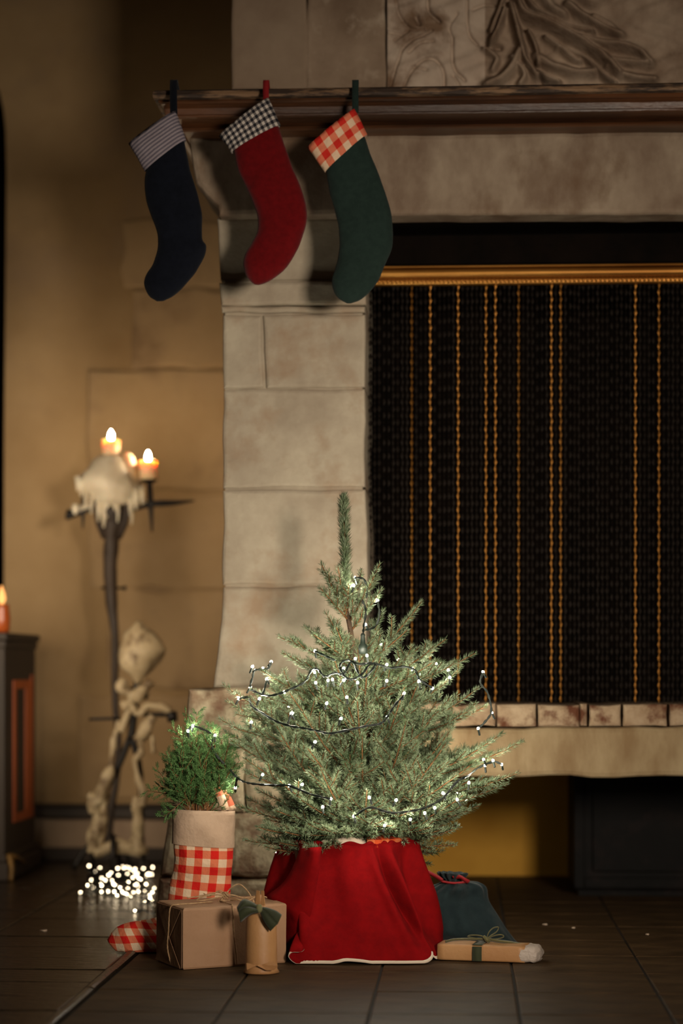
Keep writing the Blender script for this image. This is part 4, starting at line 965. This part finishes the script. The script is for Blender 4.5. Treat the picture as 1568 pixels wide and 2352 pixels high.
# white liner and orange cloth peeping out at the rim
ln_ = thing('liner_cloth', P(810, 1942, DT - .1), 'white cloth edge showing at the top of the red skirt', 'cloth')
b = MB(); rings = []
for k in range(21):
    an = R(-22 + 50 * k / 20); r = .178; c = C0 + Vector((r * math.sin(an), -r * math.cos(an), 0)); hgt = ZT + .006 + .012 * math.sin(k / 20 * math.pi) + .004 * math.sin(k * 1.7)
    rings.append([Vector((c.x, c.y, ZT - .02)), Vector((c.x, c.y - .004, hgt)), Vector((c.x * 1 + (C0.x - c.x) * .15, c.y + (C0.y - c.y) * .15, hgt + .004)), Vector((c.x + (C0.x - c.x) * .4, c.y + (C0.y - c.y) * .4, ZT - .02))])
v, f = loft_geo(rings, False, False, closed=False); b.add(v, f); solidify(b.build('cloth', M['trim'], ln_), .002)
oc = thing('orange_cloth', P(910, 1935, DT - .08), 'crumpled orange checked cloth in the pot rim at the right', 'cloth')
b = MB(); rings = []; uv = []
for k in range(25):
    an = R(20 + 68 * k / 24); r = .183; c = C0 + Vector((r * math.sin(an), -r * math.cos(an), 0)); hg = ZT + (.022 + .010 * noise.noise(Vector((k * .5, 0, 0)))) * (1 - .45 * (k / 24))
    inn = C0 - c
    rings.append([Vector((c.x, c.y, ZT - .01)) - inn * .04, Vector((c.x, c.y, ZT + .012)) - inn * .06, Vector((c.x, c.y, hg)) + inn * (.05 + .05 * noise.noise(Vector((k * .8, 3, 0)))), Vector((c.x, c.y, hg - .006)) + inn * .25, Vector((c.x, c.y, ZT - .02)) + inn * .4])
    uv += [(k * .008, 0), (k * .008, .02), (k * .008, .035), (k * .008, .06), (k * .008, .09)]
v, f = loft_geo(rings, False, False, closed=False); b.add(v, f, 0, uv); solidify(b.build('cloth', M['gorange'], oc), .002)

# ================================================================== TEAL DRAWSTRING BAG
DG = 6.58
bg = thing('drawstring_bag', Vector((P(1080, 2160, DG).x, P(1080, 2160, DG).y, 0)), 'dark teal cotton drawstring bag slumped beside the red skirt', 'bag')
sec = [((1003,2003),(1074,2006)),((1008,2012),(1068,2014)),((1018,2023),(1058,2023)),((988,2036),(1098,2027)),((953,2054),(1116,2040)),((945,2075),(1122,2068)),((952,2105),(1142,2100)),((968,2132),(1162,2132)),((985,2150),(1182,2158)),((1000,2162),(1196,2172))]
secs = cat([(l[0], l[1], r[0], r[1]) for l, r in sec], 4); rings = []
for i, (lx, ly, rx, ry) in enumerate(secs):
    L_ = P(lx, ly, DG); R_ = P(rx, ry, DG); c = (L_ + R_) / 2; h = (R_ - L_) / 2; u = i / (len(secs) - 1); ring = []
    th = np.interp(u, [0, .1, .22, .4, .8, 1], [.045, .03, .022, .06, .08, .06]); pl = np.interp(u, [0, .2, .35, .6], [.5, .6, .34, .06])
    for k in range(64):
        t = 2 * math.pi * k / 64; m_ = 1 + pl * math.sin(11 * t + 1.3 * math.sin(3 * t)) * .7
        p = c + h * math.cos(t) * (1 + (m_ - 1) * .15) - FW * (th * math.sin(t) * m_); p += -FW * (.022 * noise.noise(p * 11) + .010 * noise.noise(p * 26)) * min(1, u * 3)
        p.z = max(p.z, .004); ring.append(p)
    rings.append(ring)
b = MB(); b.loft(rings, cap0=False); b.build('body', M['bag'], bg)
def band(mb, pts, w, t=.0016, wdir=None):
    pts = cat(pts, 6); rings = []
    for i, c in enumerate(pts):
        c = Vector(tuple(c)); tn = Vector(tuple(pts[min(i + 1, len(pts) - 1)])) - Vector(tuple(pts[max(i - 1, 0)])); tn.normalize(); wd = (wdir or FW); wd = (wd - tn * wd.dot(tn)).normalized(); nn = tn.cross(wd).normalized() * t
        rings.append([c - wd * w - nn, c + wd * w - nn, c + wd * w + nn, c - wd * w + nn])
    mb.loft(rings)
b = MB()
band(b, [P(937,2018,DG-.04),P(948,2004,DG-.05),P(965,1997,DG-.055),P(985,2005,DG-.05),P(1003,2014,DG-.045),P(1015,2022,DG-.04)], .006, wdir=UP * .8 - FW * .5)
band(b, [P(1040,2016,DG-.035),P(1055,2014,DG-.045),P(1066,2020,DG-.045),P(1076,2026,DG-.035)], .006, wdir=UP * .8 - FW * .5)
band(b, [P(1013,2024,DG-.038),P(1040,2028,DG-.045),P(1068,2026,DG-.036)], .003, wdir=UP)
b.build('drawstring', M['ribbonred'], bg)

# ================================================================== GIFTS
def cc(x, d): return Vector((0, 0, 0)) + FW * d + RT * x
FL = cc(-.4397, 6.04); BL = cc(-.5275, 6.25); FR = cc(-.157, 6.187); BR = BL + (FR - FL); HB = .171
gb = thing('gift_box', (FL + FR + BL + BR) / 4, 'large kraft paper gift box tied with jute twine in front of the gingham stocking', 'gift')
def bil(u, w, z): return FL * (1-u) * (1-w) + FR * u * (1-w) + BL * (1-u) * w + BR * u * w + Vector((0, 0, z))
b = MB(); rings = []
for z, s_ in ((.001, .012), (.006, .003), (HB * .5, -.002), (HB - .007, .0), (HB - .002, .008), (HB, .022)):
    ring = []
    for (ua, wa, ub, wb) in ((0,0,1,0),(1,0,1,1),(1,1,0,1),(0,1,0,0)):
        for k in range(8):
            t = k / 8; u = ua + (ub - ua) * t; w = wa + (wb - wa) * t; u = min(max(u, s_), 1 - s_) if s_ > 0 else u; w = min(max(w, s_), 1 - s_) if s_ > 0 else w
            p = bil(u, w, z); p += (p - (bil(.5, .5, z))) * .010 * noise.noise(p * 20); p.z += .002 * noise.noise(p * 30) if z > .05 else 0; ring.append(p)
    rings.append(ring)
b.loft(rings); o = b.build('wrapped_box', M['kraft'], gb, smooth=False)
# folded end flaps on the left side
nL = (FL - FR).normalized()
def side(w, z, off): return FL.lerp(BL, w) + nL * off + Vector((0, 0, z))
b = MB()
def tri(pts, off0, off1, th=.0012):
    a_ = [side(w, z, off0 if i else off1) for i, (w, z) in enumerate(pts)]; c_ = [p + nL * th for p in a_]; n_ = len(pts)
    b.add(a_ + c_, [tuple(range(n_)), tuple(reversed(range(n_, 2 * n_)))] + [(i, i + n_, (i + 1) % n_ + n_, (i + 1) % n_) for i in range(n_)])
tri([(.02,.004),(.02,HB-.006),(.5,HB*.42)], .001, .002); tri([(.98,.004),(.98,HB-.006),(.5,HB*.42)], .0035, .0045); tri([(.02,HB-.004),(.98,HB-.004),(.5,HB*.40)], .006, .004); tri([(.02,.004),(.98,.004),(.55,HB*.5),(.45,HB*.5)], .0085, .006)
b.build('end_flap', M['kraft'], gb, smooth=False)
def twine(mb, pts, r=.00135):
    pts = cat(pts, 8)
    for ph in (0, 2.1, 4.2):
        q_ = []
        for i, p in enumerate(pts):
            a_ = i * 1.15 + ph; q_.append(Vector(tuple(p)) + UP * r * .8 * math.cos(a_) + RT * r * .8 * math.sin(a_) + FW * r * .5 * math.cos(a_ + 1))
        mb.tube(q_, r * .8, 5)
b = MB(); nF = (FL - BL).normalized(); e = .003
uu = .47
twine(b, [bil(uu, .45, HB + e), bil(uu, .1, HB + e), bil(uu, 0, HB - .004) + nF * .004, bil(uu + .01, 0, HB * .6) + nF * .004, bil(uu + .03, 0, HB * .3) + nF * .004, bil(uu + .045, 0, .004) + nF * .003])
twine(b, [bil(.40, .45, HB + e), bil(.15, .36, HB + e), bil(.02, .33, HB + e), bil(0, .34, HB - .006) + nL * .012, bil(0, .38, HB * .6) + nL * .014, bil(0, .42, HB * .3) + nL * .014, bil(0, .38, .004) + nL * .006])
twine(b, [bil(.45, .45, HB + e), bil(.7, .5, HB + e), bil(.97, .55, HB + e), bil(1, .56, HB * .7) - nL * .004])
kn = bil(.44, .45, HB + .008); kpx = P(517, 2056, 6.2); kn = kpx
def kp(x, y, d=6.2): return P(x, y, d)
twine(b, [kn, kp(500,2050), kp(470,2056), kp(448,2060), kp(430,2062)]); twine(b, [kn, kp(495,2062,6.18), kp(465,2068,6.17), kp(452,2066,6.17), kp(480,2056,6.18), kn])
twine(b, [kn, kp(505,2046), kp(480,2058), kp(468,2052)]); twine(b, [kn, kp(530,2040), kp(548,2031), kp(566,2044), kp(580,2066), kp(582,2072)])
twine(b, [kn, kp(535,2056,6.19), kp(560,2062,6.19), kp(585,2060,6.2), kp(560,2070,6.18), kp(535,2062,6.18), kn]); twine(b, [kn, kp(540,2064), kp(570,2072), kp(600,2070)])
for k in range(5): twine(b, [kn + Vector((.008 * math.cos(k * 1.3 + t), .006 * math.sin(k + t), .008 * math.sin(t))) for t in np.linspace(0, 5, 6)], .0016)
b.tube([kn, bil(uu, .45, HB + .001)], .004, 6)
b.build('twine', M['twine'], gb)
# upright roll with velvet bow
DR = 5.985
rp = PF(600, 2226); RC = P(600, 2218, DR); RC.z = 0
rg_ = thing('gift_roll', RC, 'upright kraft paper gift roll with an olive velvet bow', 'gift')
b = MB(); rings = []
for (z, rx, ry) in ((.003, .050, .050), (.012, .0445, .0445), (.03, .044, .044), (.10, .043, .043), (.15, .041, .041), (.165, .036, .032), (.172, .024, .018), (.178, .016, .009), (.190, .0145, .006), (.213, .0125, .005), (.216, .011, .004)):
    rings.append([Vector((RC.x + rx * math.cos(t) * (1 + .03 * math.sin(5 * t) * (z > .16)) + (-.004 if z > .17 else 0), RC.y + ry * math.sin(t), z)) for t in np.linspace(0, 2 * math.pi, 29)[:-1]])
b.loft(rings); b.build('wrapping', M['kraft2'], rg_, smooth=True)
b = MB()
b.add([P(566,2212,DR-.05),P(600,2216,DR-.055),P(628,2208,DR-.05),P(638,2219,DR-.07),P(628,2228,DR-.065),P(612,2229,DR-.06),P(590,2218,DR-.06),P(567,2228,DR-.055)], [(0,1,6,7),(1,2,3,4),(1,4,5,6)])
for vv in b.v: vv.z = max(vv.z, .003)
solidify(b.build('bottom_flap', M['kraft2'], rg_, smooth=False), .0015)
b = MB()
for (x0_, x1_, dx) in ((586, 597, 0), (597, 608, 1)):
    b.add([P(x0_,2078,DR-.005),P(x1_,2080,DR-.012),P(x1_ - 1 - dx,2046,DR-.006),P(x0_ + 3,2045,DR)], [(0,1,2,3)])
solidify(b.build('top_fold', M['kraft2'], rg_, smooth=False), .002)
def sheet(mb, A, B, dA, dB, bow=.0, n=10):
    A = cat(A, 5); B = cat(B, 5); rings = []
    for i in range(len(A)):
        u = i / (len(A) - 1); row = []
        for k in range(7):
            w = k / 6; row.append(P(A[i][0] * (1-w) + B[i][0] * w, A[i][1] * (1-w) + B[i][1] * w, (dA[0] + (dA[1] - dA[0]) * u) * (1-w) + (dB[0] + (dB[1] - dB[0]) * u) * w - bow * math.sin(math.pi * w) - bow * math.sin(math.pi * u)))
        rings.append(row)
    v, f = loft_geo(rings, False, False, closed=False); mb.add(v, f)
b = MB(); DK = DR - .05
sheet(b, [(590,2079),(575,2070),(558,2066),(544,2084)], [(592,2088),(578,2084),(560,2086),(546,2094)], (DK, DK - .01), (DK, DK - .03), .010)
sheet(b, [(590,2088),(575,2084),(560,2084),(547,2092)], [(594,2096),(580,2099),(566,2107),(552,2119)], (DK - .01, DK - .03), (DK - .008, DK - .02), .010)
sheet(b, [(603,2083),(618,2086),(634,2092),(647,2101)], [(602,2090),(612,2098),(625,2112),(637,2124)], (DK, DK - .005), (DK - .004, DK - .012), .006)
sheet(b, [(600,2088),(611,2094),(624,2108),(637,2122)], [(598,2096),(603,2112),(611,2126),(621,2139)], (DK - .006, DK - .016), (DK - .004, DK - .008), .006)
solidify(b.build('velvet_bow', M['velvet'], rg_), .0016)
b = MB(); c = P(595, 2086, DK - .012); b.loft([[c + RT * (r * math.cos(t) * 1.0) - FW * (r * .8 * math.sin(t)) + UP * h for t in np.linspace(0, 2 * math.pi, 15)[:-1]] for r, h in ((.005, -.012), (.0085, -.006), (.0085, .004), (.006, .010))]); b.build('bow_knot', mat('pale_velvet_back', srgb(110, 108, 70), .8), rg_)
# mustard pouch between box and skirt
mp = thing('mustard_pouch', P(652, 2190, 6.42), 'small mustard cloth pouch tucked between the large gift box and the red skirt', 'pouch'); mp.location.z = 0
b = MB(); c = P(650, 2150, 6.40); rings = []
for (z, r) in ((.004, .018), (.02, .032), (.045, .036), (.07, .030), (.085, .016), (.092, .008), (.10, .012)):
    rings.append([Vector((c.x + r * .8 * math.cos(t), c.y + r * .8 * math.sin(t) * (1 + .1 * math.sin(6 * t)), z + .0)) for t in np.linspace(0, 2 * math.pi, 21)[:-1]])
b.loft(rings); b.build('cloth', M['mustard'], mp)
# flat parcel at the right
fl0 = PF(1004, 2206); fr0 = PF(1204, 2213); dv = (fr0 - fl0); ux = dv.normalized(); uy = Vector((-ux.y, ux.x, 0)); WX = dv.length; HX = .046; DX = .10
fg = thing('flat_gift', (fl0 + fr0) / 2 + uy * DX / 2, 'flat kraft paper parcel with olive ribbon lying right of the skirt', 'gift')
def fp_(x, y, z): return fl0 + ux * x + uy * y + Vector((0, 0, z))
b = MB(); rings = []
for x in np.linspace(0, WX, 14):
    r = .006; ring = []
    for (cy, cz, a0) in ((r, r, 180), (DX - r, r, 270), (DX - r, HX - r, 0), (r, HX - r, 90)):
        for da in (0, 30, 60, 90):
            t = R(a0 + da); y = cy + r * math.cos(t); z = cz + r * math.sin(t) + .001; p = fp_(x, y, z); p += Vector((0, 0, 1)) * .0012 * noise.noise(p * 22) if z > .02 else Vector((0, 0, 0)); ring.append(p)
    rings.append(ring)
b.loft(rings); b.build('wrapped_box', M['kraft2'], fg)
b = MB(); rings = []
for i, (x, s_) in enumerate(((WX - .012, 1.03), (WX + .004, 1.06), (WX + .014, .97), (WX + .024, 1.02), (WX + .034, .82), (WX + .040, .5))):
    ring = []
    for k in range(28):
        t = 2 * math.pi * k / 28; y = DX / 2 + DX / 2 * s_ * math.copysign(abs(math.cos(t)) ** .4, math.cos(t)); z = HX / 2 + HX / 2 * s_ * math.copysign(abs(math.sin(t)) ** .5, math.sin(t))
        p = fp_(x, y, max(z, .001)); p += ux * .008 * noise.noise(p * 60) + UP * .004 * noise.noise(p * 70 + Vector((9, 0, 0))); p.z = max(p.z, .001); ring.append(p)
    rings.append(ring)
b.loft(rings, cap0=False); b.build('crumpled_end', M['cellophane'], fg)
b = MB(); xc = WX * .46
band(b, [fp_(xc, -.003, .002), fp_(xc, -.004, HX * .5), fp_(xc, -.002, HX - .002)], .0135, .001, wdir=ux); band(b, [fp_(xc, -.002, HX + .002), fp_(xc, DX * .5, HX + .004), fp_(xc, DX, HX + .002)], .0135, .001, wdir=ux)
b.build('ribbon_band', M['velvet'], fg)
b = MB(); KC = P(1117, 2157, 6.26)
def kq(x, y, d=6.26): return P(x, y, d)
band(b, [kq(1022,2163), kq(1045,2158), kq(1080,2157), KC], .004, .0012, wdir=UP - FW * .6); band(b, [KC, kq(1140,2161), kq(1170,2165), kq(1205,2171), kq(1218,2170)], .005, .0012, wdir=UP - FW * .6)
band(b, [KC, kq(1105,2150), kq(1085,2148), kq(1074,2151), kq(1088,2155), KC], .004, .0012, wdir=UP * .4 - FW); band(b, [KC, kq(1122,2142), kq(1132,2132), kq(1144,2130), kq(1140,2140), kq(1127,2149), KC], .004, .0012, wdir=UP * .4 - FW)
band(b, [KC, kq(1132,2150), kq(1150,2147), kq(1156,2152), kq(1140,2157), KC], .004, .0012, wdir=UP * .4 - FW)
b.tube([kq(1110,2150,6.25), KC - FW * .01, kq(1124,2164,6.25)], [.004, .0065, .004], 10)
b.tube([KC, fp_(xc + .008, .06, HX)], .004, 6); b.build('bow', M['satin'], fg)
# paper scraps on the floor
for i, (x, y, w, lb) in enumerate([(100, 2137, .011, 'small pale paper scrap on the glossy floor at the far left'), (1251, 2123, .008, 'tiny white paper scrap right of the teal bag'), (1316, 2131, .006, 'tiny white paper scrap, middle of three on the right floor'), (1486, 2146, .005, 'tiny white paper scrap nearest the right edge of the floor')]):
    p = PF(x, y, .003); b = MB()
    b.add([p + Vector((w * math.cos(t) * (1 + .3 * math.sin(3 * t)), .8 * w * math.sin(t), .0 + .0012 * math.sin(2 * t))) for t in np.linspace(0, 2 * math.pi, 9)[:-1]], [tuple(range(8))])
    o = b.build('paper_scrap', M['scrap'], smooth=False); solidify(o, .0015, 0); tag(o, lb, 'paper scrap')
print('tris', sum(len(m.polygons) for m in bpy.data.meshes))
